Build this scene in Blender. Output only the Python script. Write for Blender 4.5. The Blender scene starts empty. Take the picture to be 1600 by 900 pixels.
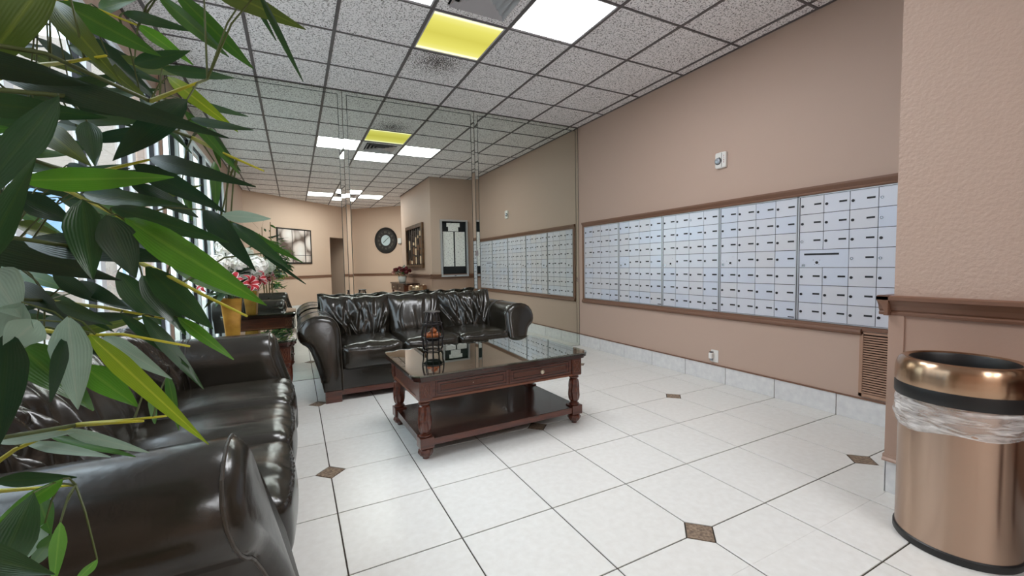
import bpy, bmesh, math, random
from mathutils import Vector, Matrix
sc = bpy.context.scene
col = sc.collection
rng = random.Random(7)
PI = math.pi

# ------------------------------------------------------------------ camera
F_PX = 659.72
CAM = Vector((0, 0, 1.1562))
R_AX = Vector((0.88897397, -0.45759384, -0.01825256))
U_AX = Vector((0.04184469, 0.04147343, 0.99826298))
F_AX = Vector((0.456042, 0.88819358, -0.05601667))
cam_d = bpy.data.cameras.new('camera')
cam = bpy.data.objects.new('camera', cam_d)
col.objects.link(cam)
cam_d.sensor_fit = 'HORIZONTAL'
cam_d.sensor_width = 36.0
cam_d.lens = F_PX / 1600 * 36
cam_d.clip_start = 0.02
cam.matrix_world = Matrix(((R_AX.x, U_AX.x, -F_AX.x, CAM.x), (R_AX.y, U_AX.y, -F_AX.y, CAM.y),
                           (R_AX.z, U_AX.z, -F_AX.z, CAM.z), (0, 0, 0, 1)))
sc.camera = cam

# ------------------------------------------------------------------ world and exposure
WORLD_STRENGTH = 2.8
LAMP_STRENGTH = 11.5
world = bpy.data.worlds.new('sky')
sc.world = world
world.use_nodes = True
wn = world.node_tree
bgn = wn.nodes['Background']
bgn.inputs['Color'].default_value = (0.80, 0.90, 1.0, 1)
bgn.inputs['Strength'].default_value = WORLD_STRENGTH
vs = sc.view_settings
vs.view_transform = 'Standard'
vs.look = 'None'
vs.gamma = 1.0
vs.use_curve_mapping = False
vs.exposure = 0.95


# ------------------------------------------------------------------ helpers
def lin(r, g=None, b=None):
    if g is None:
        r, g, b = r
    def f(c):
        c /= 255.0
        return c / 12.92 if c <= 0.04045 else ((c + 0.055) / 1.055) ** 2.4
    return (f(r), f(g), f(b), 1.0)


def mat(name, rgb, rough=0.5, metal=0.0, bump=None, var=None, spec=0.5, coat=0.0, stretch=None, ior=None):
    """bump=(scale, strength, distance), var=(scale, second rgb, lo, hi)"""
    m = bpy.data.materials.new(name)
    m.use_nodes = True
    nt = m.node_tree
    b = nt.nodes['Principled BSDF']
    b.inputs['Base Color'].default_value = lin(rgb)
    b.inputs['Roughness'].default_value = rough
    b.inputs['Metallic'].default_value = metal
    b.inputs['Specular IOR Level'].default_value = spec
    b.inputs['Coat Weight'].default_value = coat
    b.inputs['Coat Roughness'].default_value = 0.08
    if ior:
        b.inputs['IOR'].default_value = ior
    tc = None
    if bump or var:
        tc = nt.nodes.new('ShaderNodeTexCoord')
        src = tc.outputs['Object']
        if stretch:
            mp = nt.nodes.new('ShaderNodeMapping')
            mp.inputs['Scale'].default_value = stretch
            nt.links.new(src, mp.inputs['Vector'])
            src = mp.outputs['Vector']
    if var:
        n = nt.nodes.new('ShaderNodeTexNoise')
        n.inputs['Scale'].default_value = var[0]
        n.inputs['Detail'].default_value = 4
        nt.links.new(src, n.inputs['Vector'])
        r = nt.nodes.new('ShaderNodeValToRGB')
        r.color_ramp.elements[0].position = var[2]
        r.color_ramp.elements[1].position = var[3]
        r.color_ramp.elements[0].color = lin(var[1])
        r.color_ramp.elements[1].color = lin(rgb)
        nt.links.new(n.outputs['Fac'], r.inputs['Fac'])
        nt.links.new(r.outputs['Color'], b.inputs['Base Color'])
    if bump:
        n = nt.nodes.new('ShaderNodeTexNoise')
        n.inputs['Scale'].default_value = bump[0]
        n.inputs['Detail'].default_value = 3
        nt.links.new(src, n.inputs['Vector'])
        bm_ = nt.nodes.new('ShaderNodeBump')
        bm_.inputs['Strength'].default_value = bump[1]
        bm_.inputs['Distance'].default_value = bump[2]
        nt.links.new(n.outputs['Fac'], bm_.inputs['Height'])
        nt.links.new(bm_.outputs['Normal'], b.inputs['Normal'])
    return m


def emis(name, rgb, strength):
    m = bpy.data.materials.new(name)
    m.use_nodes = True
    nt = m.node_tree
    nt.nodes.remove(nt.nodes['Principled BSDF'])
    e = nt.nodes.new('ShaderNodeEmission')
    e.inputs['Color'].default_value = lin(rgb)
    e.inputs['Strength'].default_value = strength
    nt.links.new(e.outputs[0], nt.nodes['Material Output'].inputs['Surface'])
    return m


def glassy(name, tint, ior=1.5, rough=0.0, boost=None):
    """clear sheet: transparent below, Fresnel mirror on top"""
    m = bpy.data.materials.new(name)
    m.use_nodes = True
    nt = m.node_tree
    nt.nodes.remove(nt.nodes['Principled BSDF'])
    t = nt.nodes.new('ShaderNodeBsdfTransparent')
    t.inputs['Color'].default_value = tint
    g = nt.nodes.new('ShaderNodeBsdfGlossy')
    g.inputs['Roughness'].default_value = rough
    fr = nt.nodes.new('ShaderNodeFresnel')
    fr.inputs['IOR'].default_value = ior
    mx = nt.nodes.new('ShaderNodeMixShader')
    ge = nt.nodes.new('ShaderNodeNewGeometry')
    iv = nt.nodes.new('ShaderNodeMath')          # only the outer faces mirror, the back faces let light out
    iv.operation = 'SUBTRACT'
    iv.inputs[0].default_value = 1.0
    nt.links.new(ge.outputs['Backfacing'], iv.inputs[1])
    ml = nt.nodes.new('ShaderNodeMath')
    ml.operation = 'MULTIPLY'
    src = fr.outputs[0]
    if boost:                                    # reflection raised above plain glass, most at a slant
        lw_ = nt.nodes.new('ShaderNodeLayerWeight')
        lw_.inputs['Blend'].default_value = 0.5
        mr = nt.nodes.new('ShaderNodeMapRange')
        mr.inputs['From Min'].default_value = 0.2
        mr.inputs['From Max'].default_value = 0.85
        mr.inputs['To Min'].default_value = 0.08
        mr.inputs['To Max'].default_value = boost
        nt.links.new(lw_.outputs['Facing'], mr.inputs['Value'])
        src = mr.outputs['Result']
    nt.links.new(src, ml.inputs[0])
    nt.links.new(iv.outputs[0], ml.inputs[1])
    nt.links.new(ml.outputs[0], mx.inputs[0])
    nt.links.new(t.outputs[0], mx.inputs[1])
    nt.links.new(g.outputs[0], mx.inputs[2])
    nt.links.new(mx.outputs[0], nt.nodes['Material Output'].inputs['Surface'])
    return m


class MB:
    """collects shapes; build() links them as one mesh object"""
    def __init__(s):
        s.v = []
        s.f = []

    def add(s, vs_, fs):
        o = len(s.v)
        s.v += [tuple(p) for p in vs_]
        s.f += [tuple(i + o for i in f) for f in fs]
        return s

    def box(s, x0, x1, y0, y1, z0, z1, m=None):
        vs_ = [Vector(p) for p in ((x0, y0, z0), (x1, y0, z0), (x1, y1, z0), (x0, y1, z0),
                                   (x0, y0, z1), (x1, y0, z1), (x1, y1, z1), (x0, y1, z1))]
        if m is not None:
            vs_ = [m @ p for p in vs_]
        return s.add(vs_, [(0, 3, 2, 1), (4, 5, 6, 7), (0, 1, 5, 4), (1, 2, 6, 5), (2, 3, 7, 6), (3, 0, 4, 7)])

    def prism(s, poly, z0, z1, inset=0.0, dz=0.0):
        """extruded polygon; inset/dz chamfer the top edge"""
        n = len(poly)
        vs_ = [(p[0], p[1], z0) for p in poly]
        rings = [0]
        vs_ += [(p[0], p[1], z1 - dz) for p in poly]
        rings.append(n)
        if inset > 0:
            cx = sum(p[0] for p in poly) / n
            cy = sum(p[1] for p in poly) / n
            for p in poly:
                d = math.hypot(p[0] - cx, p[1] - cy) or 1
                k = 1 - inset * 1.41 / d
                vs_.append((cx + (p[0] - cx) * k, cy + (p[1] - cy) * k, z1))
            rings.append(2 * n)
        fs = [tuple(range(n))[::-1], tuple(range(rings[-1], rings[-1] + n))]
        for a, b in zip(rings, rings[1:]):
            for i in range(n):
                j = (i + 1) % n
                fs.append((a + i, a + j, b + j, b + i))
        return s.add(vs_, fs)

    def lathe(s, prof, seg=32, c=(0, 0, 0), mod=None, close=True):
        """prof: (r, z) from bottom to top; mod(theta, z) scales r"""
        vs_ = []
        for r, z in prof:
            for k in range(seg):
                t = 2 * PI * k / seg
                rr = r * (mod(t, z) if mod else 1)
                vs_.append((c[0] + rr * math.cos(t), c[1] + rr * math.sin(t), c[2] + z))
        fs = []
        for i in range(len(prof) - 1):
            for k in range(seg):
                l = (k + 1) % seg
                fs.append((i * seg + k, i * seg + l, (i + 1) * seg + l, (i + 1) * seg + k))
        if close:
            fs.append(tuple(range(seg))[::-1])
            fs.append(tuple(range((len(prof) - 1) * seg, len(prof) * seg)))
        return s.add(vs_, fs)

    def tube(s, pts, r, seg=8, closed=False):
        pts = [Vector(p) for p in pts]
        n = len(pts)
        rs = r if isinstance(r, (list, tuple)) else [r] * n
        vs_ = []
        prev = None
        for i, p in enumerate(pts):
            a = pts[(i - 1) % n] if (closed or i > 0) else p
            b = pts[(i + 1) % n] if (closed or i < n - 1) else p
            d = (b - a)
            d = d.normalized() if d.length > 1e-9 else Vector((0, 0, 1))
            if prev is None:
                up = Vector((0, 0, 1)) if abs(d.z) < 0.9 else Vector((1, 0, 0))
                x = d.cross(up).normalized()
            else:
                x = (prev - d * prev.dot(d)).normalized()
            prev = x
            y = d.cross(x)
            for k in range(seg):
                t = 2 * PI * k / seg
                vs_.append(p + (x * math.cos(t) + y * math.sin(t)) * rs[i])
        fs = []
        m_ = n if closed else n - 1
        for i in range(m_):
            j = (i + 1) % n
            for k in range(seg):
                l = (k + 1) % seg
                fs.append((i * seg + k, i * seg + l, j * seg + l, j * seg + k))
        if not closed:
            fs.append(tuple(range(seg))[::-1])
            fs.append(tuple(range((n - 1) * seg, n * seg)))
        return s.add(vs_, fs)

    def grid(s, rows, closed_u=False):
        nu = len(rows[0])
        vs_ = [p for r in rows for p in r]
        fs = []
        for i in range(len(rows) - 1):
            for k in range(nu if closed_u else nu - 1):
                l = (k + 1) % nu
                fs.append((i * nu + k, i * nu + l, (i + 1) * nu + l, (i + 1) * nu + k))
        return s.add(vs_, fs)

    def mesh(s, name, m, smooth=False, fix=True):
        me = bpy.data.meshes.new(name)
        me.from_pydata(s.v, [], s.f)
        if fix:
            bm = bmesh.new()
            bm.from_mesh(me)
            bmesh.ops.recalc_face_normals(bm, faces=bm.faces)
            bm.to_mesh(me)
            bm.free()
        if m:
            me.materials.append(m)
        if smooth:
            me.polygons.foreach_set('use_smooth', [True] * len(me.polygons))
            if smooth is not True:
                me.set_sharp_from_angle(angle=smooth)
        me.update()
        return me

    def build(s, name, m, parent=None, smooth=False, loc=None, fix=True):
        return link(name, s.mesh(name, m, smooth, fix), parent, loc)


def link(name, me, parent=None, loc=None):
    o = bpy.data.objects.new(name, me)
    col.objects.link(o)
    if parent is not None:
        o.parent = parent
    if loc is not None:
        o.location = loc
    return o


def empty(name, loc=(0, 0, 0), rz=0.0):
    o = bpy.data.objects.new(name, None)
    o.empty_display_size = 0.05
    col.objects.link(o)
    o.location = loc
    o.rotation_euler = (0, 0, rz)
    return o


def tag(o, label, cat, group=None):
    o['label'] = label
    o['category'] = cat
    if group:
        o['group'] = group
    return o


def struct(o, label=None, cat=None):
    o['kind'] = 'structure'
    if label:
        o['label'] = label
    if cat:
        o['category'] = cat
    return o


def copy_tree(o, parent=None):
    c = o.copy()
    col.objects.link(c)
    c.parent = parent
    for ch in list(o.children):
        copy_tree(ch, c)
    return c


def rrect(w, d, r, seg=5, cx=0, cy=0):
    pts = []
    for (sx, sy, a0) in ((1, 1, 0), (-1, 1, PI / 2), (-1, -1, PI), (1, -1, 1.5 * PI)):
        for k in range(seg + 1):
            a = a0 + PI / 2 * k / seg
            pts.append((cx + sx * (w / 2 - r) + r * math.cos(a), cy + sy * (d / 2 - r) + r * math.sin(a)))
    return pts


def clip_poly(poly, n, c):
    """keep the side n.p <= c"""
    out = []
    for i, p in enumerate(poly):
        q = poly[(i + 1) % len(poly)]
        dp = n[0] * p[0] + n[1] * p[1] - c
        dq = n[0] * q[0] + n[1] * q[1] - c
        if dp <= 0:
            out.append(p)
        if (dp < 0 < dq) or (dq < 0 < dp):
            t = dp / (dp - dq)
            out.append((p[0] + (q[0] - p[0]) * t, p[1] + (q[1] - p[1]) * t))
    return out


def poly_area(p):
    return 0.5 * sum(p[i][0] * p[(i + 1) % len(p)][1] - p[(i + 1) % len(p)][0] * p[i][1] for i in range(len(p)))


# ------------------------------------------------------------------ room constants (metres)
H = 3.0065
MY = 4.8214          # mirror plane
WX = 3.539           # mailbox wall
LX = -1.02           # window wall
PX = 2.57            # pilaster face
PY1 = 0.965          # pilaster end towards the mirror
PY0 = -1.73          # pilaster end away from it
WA = -3.08           # wall A: x + y = WA
WB = -6.48           # wall B: y - x = WB
CORNER = ((WA - WB) / 2, (WA + WB) / 2)
TILE = 0.4534
FX0, FY0 = 0.1329, 1.1931
G = 0.6096
CX0, CY0 = 0.9630, 2.4372

# ------------------------------------------------------------------ materials
M_wall = mat('painted_wall', (189, 164, 149), 0.62, bump=(170, 0.10, 0.004))
M_wall_rough = mat('textured_wall', (192, 168, 153), 0.6, bump=(60, 0.55, 0.008))
M_wall_tan = mat('tan_wall', (210, 184, 165), 0.6, bump=(150, 0.08, 0.004))
M_wains = mat('wainscot_paint', (172, 143, 127), 0.5, bump=(120, 0.08, 0.004))
M_trim = mat('brown_trim', (122, 88, 70), 0.42, bump=(90, 0.06, 0.003))
M_grout = mat('floor_grout', (62, 54, 46), 0.9)
M_tile = mat('floor_tile', (226, 225, 221), 0.30, var=(30, (218, 216, 211), 0.3, 0.72), bump=(45, 0.05, 0.004))
M_inset = mat('stone_inset', (150, 130, 108), 0.6, var=(70, (96, 78, 66), 0.35, 0.65), bump=(120, 0.5, 0.004))
M_basetile = mat('baseboard_tile', (228, 228, 228), 0.35, var=(22, (214, 214, 216), 0.3, 0.7))
M_bar = mat('ceiling_grid_metal', (92, 86, 88), 0.5)
M_white = mat('white_plastic', (232, 230, 226), 0.4)
M_black = mat('black_plastic', (20, 20, 21), 0.45)
M_dark = mat('dark_void', (14, 13, 13), 0.9)
M_alu = mat('aluminium', (196, 198, 204), 0.35, metal=0.6)


def tile_mat(name, soot=None):
    m = bpy.data.materials.new(name)
    m.use_nodes = True
    nt = m.node_tree
    b = nt.nodes['Principled BSDF']
    b.inputs['Roughness'].default_value = 0.9
    b.inputs['Specular IOR Level'].default_value = 0.15
    tc = nt.nodes.new('ShaderNodeTexCoord')
    n = nt.nodes.new('ShaderNodeTexNoise')
    n.inputs['Scale'].default_value = 85
    n.inputs['Detail'].default_value = 5
    n.inputs['Roughness'].default_value = 0.7
    nt.links.new(tc.outputs['Object'], n.inputs['Vector'])
    r = nt.nodes.new('ShaderNodeValToRGB')
    e = r.color_ramp.elements
    e[0].position = 0.40
    e[0].color = lin(88, 80, 82)
    e[1].position = 0.475
    e[1].color = lin(248, 244, 246)
    nt.links.new(n.outputs['Fac'], r.inputs['Fac'])
    out = r.outputs['Color']
    if soot:
        n2 = nt.nodes.new('ShaderNodeTexNoise')
        n2.inputs['Scale'].default_value = 95
        n2.inputs['Detail'].default_value = 6
        nt.links.new(tc.outputs['Object'], n2.inputs['Vector'])
        d = nt.nodes.new('ShaderNodeVectorMath')
        d.operation = 'DISTANCE'
        d.inputs[1].default_value = soot
        nt.links.new(tc.outputs['Object'], d.inputs[0])
        mr = nt.nodes.new('ShaderNodeMapRange')
        mr.inputs['From Min'].default_value = 0.0
        mr.inputs['From Max'].default_value = 0.40
        mr.inputs['To Min'].default_value = 0.545
        mr.inputs['To Max'].default_value = 0.33
        nt.links.new(d.outputs['Value'], mr.inputs['Value'])
        lt = nt.nodes.new('ShaderNodeMath')
        lt.operation = 'LESS_THAN'
        nt.links.new(n2.outputs['Fac'], lt.inputs[0])
        nt.links.new(mr.outputs['Result'], lt.inputs[1])
        mx = nt.nodes.new('ShaderNodeMixRGB')
        mx.inputs['Color2'].default_value = lin(58, 48, 44)
        nt.links.new(lt.outputs[0], mx.inputs['Fac'])
        nt.links.new(out, mx.inputs['Color1'])
        out = mx.outputs['Color']
    nt.links.new(out, b.inputs['Base Color'])
    bp = nt.nodes.new('ShaderNodeBump')
    bp.inputs['Strength'].default_value = 0.5
    bp.inputs['Distance'].default_value = 0.004
    nt.links.new(n.outputs['Fac'], bp.inputs['Height'])
    nt.links.new(bp.outputs['Normal'], b.inputs['Normal'])
    return m


M_ceil = tile_mat('acoustic_tile')
M_ceil_soot = tile_mat('acoustic_tile_sooty', (CX0 + 0.27, CY0 + 2 * G + 0.16, H))

# ------------------------------------------------------------------ floor
floor = struct(MB().box(-1.4, 4.3, -6.6, 5.1, -0.10, -0.004).build('floor', M_grout))
floor['label'] = 'white ceramic tiled floor with small brown diamond insets'


def in_room(poly):
    p = clip_poly(poly, (-1, 0), -LX)
    if p: p = clip_poly(p, (0, 1), MY)
    if p: p = clip_poly(p, (-1, -1), -WA)
    if p: p = clip_poly(p, (1, -1), -WB)
    if p: p = clip_poly(p, (1, 0), WX)
    if not p or abs(poly_area(p)) < 2e-4:
        return []
    # cut away the pilaster block
    out = []
    a = clip_poly(p, (0, -1), -PY1)
    if a: out.append(a)
    b = clip_poly(clip_poly(p, (0, 1), PY1), (0, -1), -PY0)
    if b:
        b = clip_poly(b, (1, 0), PX)
        if b: out.append(b)
    c = clip_poly(p, (0, 1), PY0)
    if c: out.append(c)
    return [q for q in out if len(q) > 2 and abs(poly_area(q)) > 2e-4]


DI = 0.077     # half diagonal of a stone inset
gj = 0.0031    # half joint
tile_full = {}
for i in range(-4, 9):
    for j in range(-15, 9):
        x0, x1 = FX0 + i * TILE, FX0 + (i + 1) * TILE
        y0, y1 = FY0 + j * TILE, FY0 + (j + 1) * TILE
        cor = [(x0, y0, i, j, 1, 1), (x1, y0, i + 1, j, -1, 1), (x1, y1, i + 1, j + 1, -1, -1), (x0, y1, i, j + 1, 1, -1)]
        poly = []
        for k, (x, y, ii, jj, sx, sy) in enumerate(cor):
            if ii % 3 == 0 and jj % 3 == 0:
                a = (x + sx * (DI + gj), y + sy * gj)
                b = (x + sx * gj, y + sy * (DI + gj))
                poly += [b, a] if k in (0, 2) else [a, b]
            else:
                poly.append((x + sx * gj, y + sy * gj))
        for q in in_room(poly):
            MB().prism(q, -0.004, 0.0, 0.0015, 0.001).build('tile', M_tile, floor)
for i in range(-3, 9, 3):
    for j in range(-15, 9, 3):
        x, y = FX0 + i * TILE, FY0 + j * TILE
        d = DI - gj
        for q in in_room([(x + d, y), (x, y + d), (x - d, y), (x, y - d)]):
            MB().prism(q, -0.004, 0.0, 0.0015, 0.001).build('stone_inset', M_inset, floor)

# ------------------------------------------------------------------ ceiling
ceiling = struct(MB().box(-1.4, 4.3, -6.6, 5.1, H + 0.035, H + 0.15).build('ceiling', M_dark))
ceiling['label'] = 'suspended ceiling of speckled white acoustic tiles in a metal grid'
LIGHTS = {(0, 1): 'yellow', (1, 0): 'white', (-1, 0): 'white', (0, -1): 'white',
          (0, -7): 'white', (1, -8): 'white', (-1, -8): 'white', (0, -9): 'white'}
VENTS = {(0, 0), (0, -8)}
for i in range(-4, 5):
    for j in range(-12, 4):
        if (i, j) in LIGHTS or (i, j) in VENTS:
            continue
        x0, x1 = CX0 + i * G, CX0 + (i + 1) * G
        y0, y1 = CY0 + j * G, CY0 + (j + 1) * G
        for q in in_room([(x0, y0), (x1, y0), (x1, y1), (x0, y1)]):
            o = MB().prism(q, H + 0.002, H + 0.02).build('ceiling_tile', M_ceil_soot if (i, j) == (0, 2) else M_ceil, ceiling)
bw = 0.0125
for i in range(-4, 6):
    x = CX0 + i * G
    for q in in_room([(x - bw, -6.5), (x + bw, -6.5), (x + bw, 5), (x - bw, 5)]):
        MB().prism(q, H - 0.003, H + 0.012).build('grid_bar', M_bar, ceiling)
for j in range(-12, 5):
    y = CY0 + j * G
    for q in in_room([(-1.2, y - bw * .7), (4, y - bw * .7), (4, y + bw * .7), (-1.2, y + bw * .7)]):
        MB().prism(q, H - 0.0035, H + 0.012).build('grid_bar', M_bar, ceiling)
for a, b in (((WX - 0.02, PY1), (WX, MY)), ((PX - 0.02, PY0), (PX, PY1)), ((LX, -2.06), (LX + 0.02, MY)), ((LX, MY - 0.012), (WX, MY))):
    MB().box(a[0], b[0], a[1], b[1], H - 0.003, H + 0.01).build('edge_bar', M_bar, ceiling)

# ------------------------------------------------------------------ walls
T = 0.15
wall_right = struct(MB().box(WX, WX + T, PY1, MY + 0.2, 0, H + 0.1).build('wall_right', M_wall))
wall_front = struct(MB().box(LX - 0.2, WX + T, MY + 0.01, MY + 0.2, 0, H + 0.1).build('wall_front', M_wall_tan))
pil = struct(MB().box(PX, WX + T, PY0, PY1, 0, H + 0.1).build('wall_pilaster', M_wall_rough))
# lower wainscot skin on the pilaster with a corner board
pw = MB().box(PX - 0.006, PX, PY0, PY1 + 0.006, 0.16, 0.885).build('wainscot_panel', M_wains, pil)
MB().box(PX - 0.014, PX - 0.006, PY1 - 0.045, PY1 + 0.014, 0.19, 0.885).build('corner_board', M_wains, pil)
MB().box(PX, WX, PY1, PY1 + 0.006, 0.16, 0.885).build('wainscot_panel', M_wains, pil)
struct(MB().box(WX, WX + T, -3.1, PY0, 0, H + 0.1).build('wall_right_rear', M_wall_tan))


def seg_frame(p, q):
    """frame with X along p->q, Y pointing to the left of it"""
    d = Vector((q[0] - p[0], q[1] - p[1], 0))
    L = d.length
    d.normalize()
    m = Matrix(((d.x, -d.y, 0, p[0]), (d.y, d.x, 0, p[1]), (0, 0, 1, 0), (0, 0, 0, 1)))
    return m, L


PA = (LX - 0.12, WA - LX + 0.12)
mA, LA = seg_frame(PA, CORNER)      # room lies on the left of A
sq2 = math.sqrt(2)
door0 = (0.967 - PA[0]) * sq2
door1 = (1.60 - PA[0]) * sq2
wall_backA = struct(MB().box(0, door0, -T, 0, 0, H + 0.1, mA).box(door1, LA, -T, 0, 0, H + 0.1, mA)
                    .box(door0, door1, -T, 0, 2.06, H + 0.1, mA).build('wall_back_left', M_wall_tan))
mB, LB = seg_frame(CORNER, (WX + 0.3, WX + 0.3 + WB))
wall_backB = struct(MB().box(-0.15, LB, -T, 0, 0, H + 0.1, mB).build('wall_back_right', M_wall_tan))
# passage seen through the doorway
corr = MB().box(door0 - 1.2, door1 + 0.5, -1.45, -1.3, 0, 2.6, mA).box(door1 + 0.12, door1 + 0.25, -1.3, -T, 0, 2.6, mA)
corr.box(door0 - 1.2, door0 - 1.05, -1.3, -T, 0, 2.6, mA).box(door0 - 1.2, door1 + 0.5, -1.45, -T, 2.4, 2.5, mA)
struct(corr.build('wall_passage', M_wall_tan))
# left wall: solid part behind the camera, header, sill
WIN_Y = [0.90, 1.70, 2.54, 3.38, 4.09, 4.80]
WZ0, WZ1 = 0.12, 2.72
wl = MB().box(LX - T, LX, -2.2, WIN_Y[0], 0, H + 0.1).box(LX - T, LX, WIN_Y[0], MY + 0.1, WZ1, H + 0.1)
wl.box(LX - T, LX, WIN_Y[0], MY + 0.1, -0.1, WZ0).box(LX - T, LX, WIN_Y[-1], MY + 0.1, WZ0, WZ1)
struct(wl.build('wall_left', M_wall))
M_frame = mat('window_frame_white', (226, 230, 236), 0.4)
M_gasket = mat('window_gasket', (24, 24, 28), 0.6)
M_pane = glassy('window_glass', (0.93, 0.96, 0.96, 1), 1.45)
for k in range(5):
    a, b = WIN_Y[k], WIN_Y[k + 1]
    w = struct(empty('window_%d' % (k + 1), (LX - 0.05, (a + b) / 2, WZ0)))
    w['label'] = 'tall white framed shopfront window, number %d from the plant end' % (k + 1)
    hw, hh, fw = (b - a) / 2, WZ1 - WZ0, 0.035
    fr = MB().box(-0.03, 0.05, -hw, -hw + fw, 0, hh).box(-0.03, 0.05, hw - fw, hw, 0, hh)
    fr.box(-0.03, 0.05, -hw + fw, hw - fw, 0, fw).box(-0.03, 0.05, -hw + fw, hw - fw, hh - fw, hh)
    fr.build('window_frame', M_frame, w)
    g2 = 0.010
    gk = MB().box(-0.012, 0.02, -hw + fw, -hw + fw + g2, fw, hh - fw).box(-0.012, 0.02, hw - fw - g2, hw - fw, fw, hh - fw)
    gk.box(-0.012, 0.02, -hw + fw, hw - fw, fw, fw + g2).box(-0.012, 0.02, -hw + fw, hw - fw, hh - fw - g2, hh - fw)
    gk.build('gasket', M_gasket, w)
    MB().box(-0.003, 0.003, -hw + fw, hw - fw, fw, hh - fw).build('pane', M_pane, w)

# ------------------------------------------------------------------ outside the windows
M_pave = mat('outside_paving', (186, 182, 176), 0.8, var=(3, (172, 168, 162), 0.3, 0.7))
M_bldg = mat('outside_stucco', (150, 138, 128), 0.8, bump=(40, 0.1, 0.01))
og = MB().box(-30, LX - T, -12, 20, -0.25, -0.10).build('ground_outside', M_pave)
struct(og)
bl = empty('outside_building', (-9, 4, -0.1))
tag(bl, 'beige stucco building across the forecourt outside the windows', 'building')
MB().box(-3, 0, -7, 12, 0, 5.6).build('wall', M_bldg, bl)
MB().box(-3.1, 0.15, -7.1, 12.1, 5.6, 5.8).build('roof_edge', M_frame, bl)
MB().box(0, 7.5, 7.0, 9.5, 0, 5.6).build('side_wing', M_bldg, bl)
M_bwin = mat('outside_window_glass', (120, 150, 180), 0.1)
for k in range(8):
    wf = MB().box(0, 0.05, -6.2 + k * 2.3, -4.9 + k * 2.3, 1.0, 3.1).build('window', M_frame, bl)
    MB().box(0.05, 0.06, -6.12 + k * 2.3, -4.98 + k * 2.3, 1.08, 3.02).build('pane', M_bwin, wf)
for k in range(4):
    wf = MB().box(0.8 + k * 1.7, 1.9 + k * 1.7, 6.95, 7.0, 0.9, 3.1).build('window', M_frame, bl)
    MB().box(0.88 + k * 1.7, 1.82 + k * 1.7, 6.94, 6.95, 0.98, 3.02).build('pane', M_bwin, wf)
M_hedge = mat('hedge_leaf', (92, 122, 66), 0.7, var=(25, (48, 74, 36), 0.35, 0.65))
hd = MB()
hr = random.Random(3)
for k in range(2600):
    c = Vector((-5.6 + hr.uniform(-.45, .45), hr.uniform(-2, 10), hr.uniform(-0.1, 0.85)))
    d1 = Vector((hr.uniform(-1, 1), hr.uniform(-1, 1), hr.uniform(-1, 1))).normalized() * 0.09
    d2 = d1.cross(Vector((hr.uniform(-1, 1), hr.uniform(-1, 1), hr.uniform(-1, 1)))).normalized() * 0.04
    hd.add([c - d1, c + d2, c + d1, c - d2], [(0, 1, 2, 3)])
tag(hd.build('hedge', M_hedge, fix=False), 'low green clipped hedge outside the windows', 'hedge')

# ------------------------------------------------------------------ chair rails, base tiles, mailbox moulding


def moulding(prof, p, q, name, m, parent=None, flip=False):
    """prof: (out, z) list swept from p to q; out is to the left of p->q"""
    fm, L = seg_frame(p, q)
    n = len(prof)
    vs_ = [fm @ Vector((0, y, z)) for y, z in prof] + [fm @ Vector((L, y, z)) for y, z in prof]
    fs = [(k, (k + 1) % n, n + (k + 1) % n, n + k) for k in range(n)] + [tuple(range(n)), tuple(range(n, 2 * n))[::-1]]
    return MB().add(vs_, fs).build(name, m, parent)


RAIL = [(0, 0.878), (0.016, 0.878), (0.018, 0.890), (0.012, 0.897), (0.018, 0.905), (0.024, 0.925), (0.038, 0.945), (0.046, 0.952), (0.046, 0.968), (0.036, 0.973), (0, 0.973)]
RAIL2 = [(0, 0.872), (0.014, 0.872), (0.018, 0.885), (0.018, 0.925), (0.026, 0.94), (0.026, 0.948), (0, 0.948)]
t1 = struct(moulding(RAIL, (PX, PY0), (PX, PY1 + 0.052), 'trim_1', M_trim))
t2 = struct(moulding(RAIL, (PX - 0.046, PY1 + 0.006), (WX, PY1 + 0.006), 'trim_2', M_trim))


def on_line(m, s):
    v = m @ Vector((s, 0, 0))
    return (v.x, v.y)


struct(moulding(RAIL2, on_line(mA, 0.14), on_line(mA, door0 - 0.0), 'trim_3', M_trim))
struct(moulding(RAIL2, on_line(mB, 0.0), on_line(mB, LB - 0.2), 'trim_4', M_trim))
struct(moulding(RAIL2, (mA @ Vector((door0 - 1.0, -1.3, 0))).xy, (mA @ Vector((door1 + 0.12, -1.3, 0))).xy, 'trim_5', M_trim))
# base cap on the pilaster
CAP = [(0, 0.158), (0.02, 0.158), (0.02, 0.166), (0.012, 0.174), (0.012, 0.188), (0, 0.192)]
struct(moulding(CAP, (PX - 0.006, PY0), (PX - 0.006, PY1 + 0.02), 'trim_6', M_wains))
# tiled skirting, one tile after another
bb = struct(empty('baseboard_right', (0, 0, 0)))
bb['label'] = 'white ceramic skirting tiles under the mailbox wall'
j = -2
while FY0 + j * TILE < MY:
    a, b = max(FY0 + j * TILE, PY1) + 0.003, min(FY0 + (j + 1) * TILE, MY) - 0.003
    if b > a + 0.01:
        MB().box(WX - 0.010, WX, a, b, 0.001, 0.158).build('tile', M_basetile, bb)
    j += 1
MB().box(WX - 0.016, WX, PY1, MY, 0.158, 0.167).build('cap_strip', M_trim, bb)  # cap strip, its colour darkened to draw the shadow line above the tiles
bp_ = struct(empty('baseboard_pilaster', (0, 0, 0)))
y = PY1 + 0.012
while y > PY0:
    MB().box(PX - 0.016, PX - 0.006, max(y - TILE, PY0), y - 0.003, 0.001, 0.158).build('tile', M_basetile, bp_)
    y -= TILE
MB().box(PX - 0.016, WX, PY1 + 0.006, PY1 + 0.012, 0.001, 0.158).build('tile', M_basetile, bp_)
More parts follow.
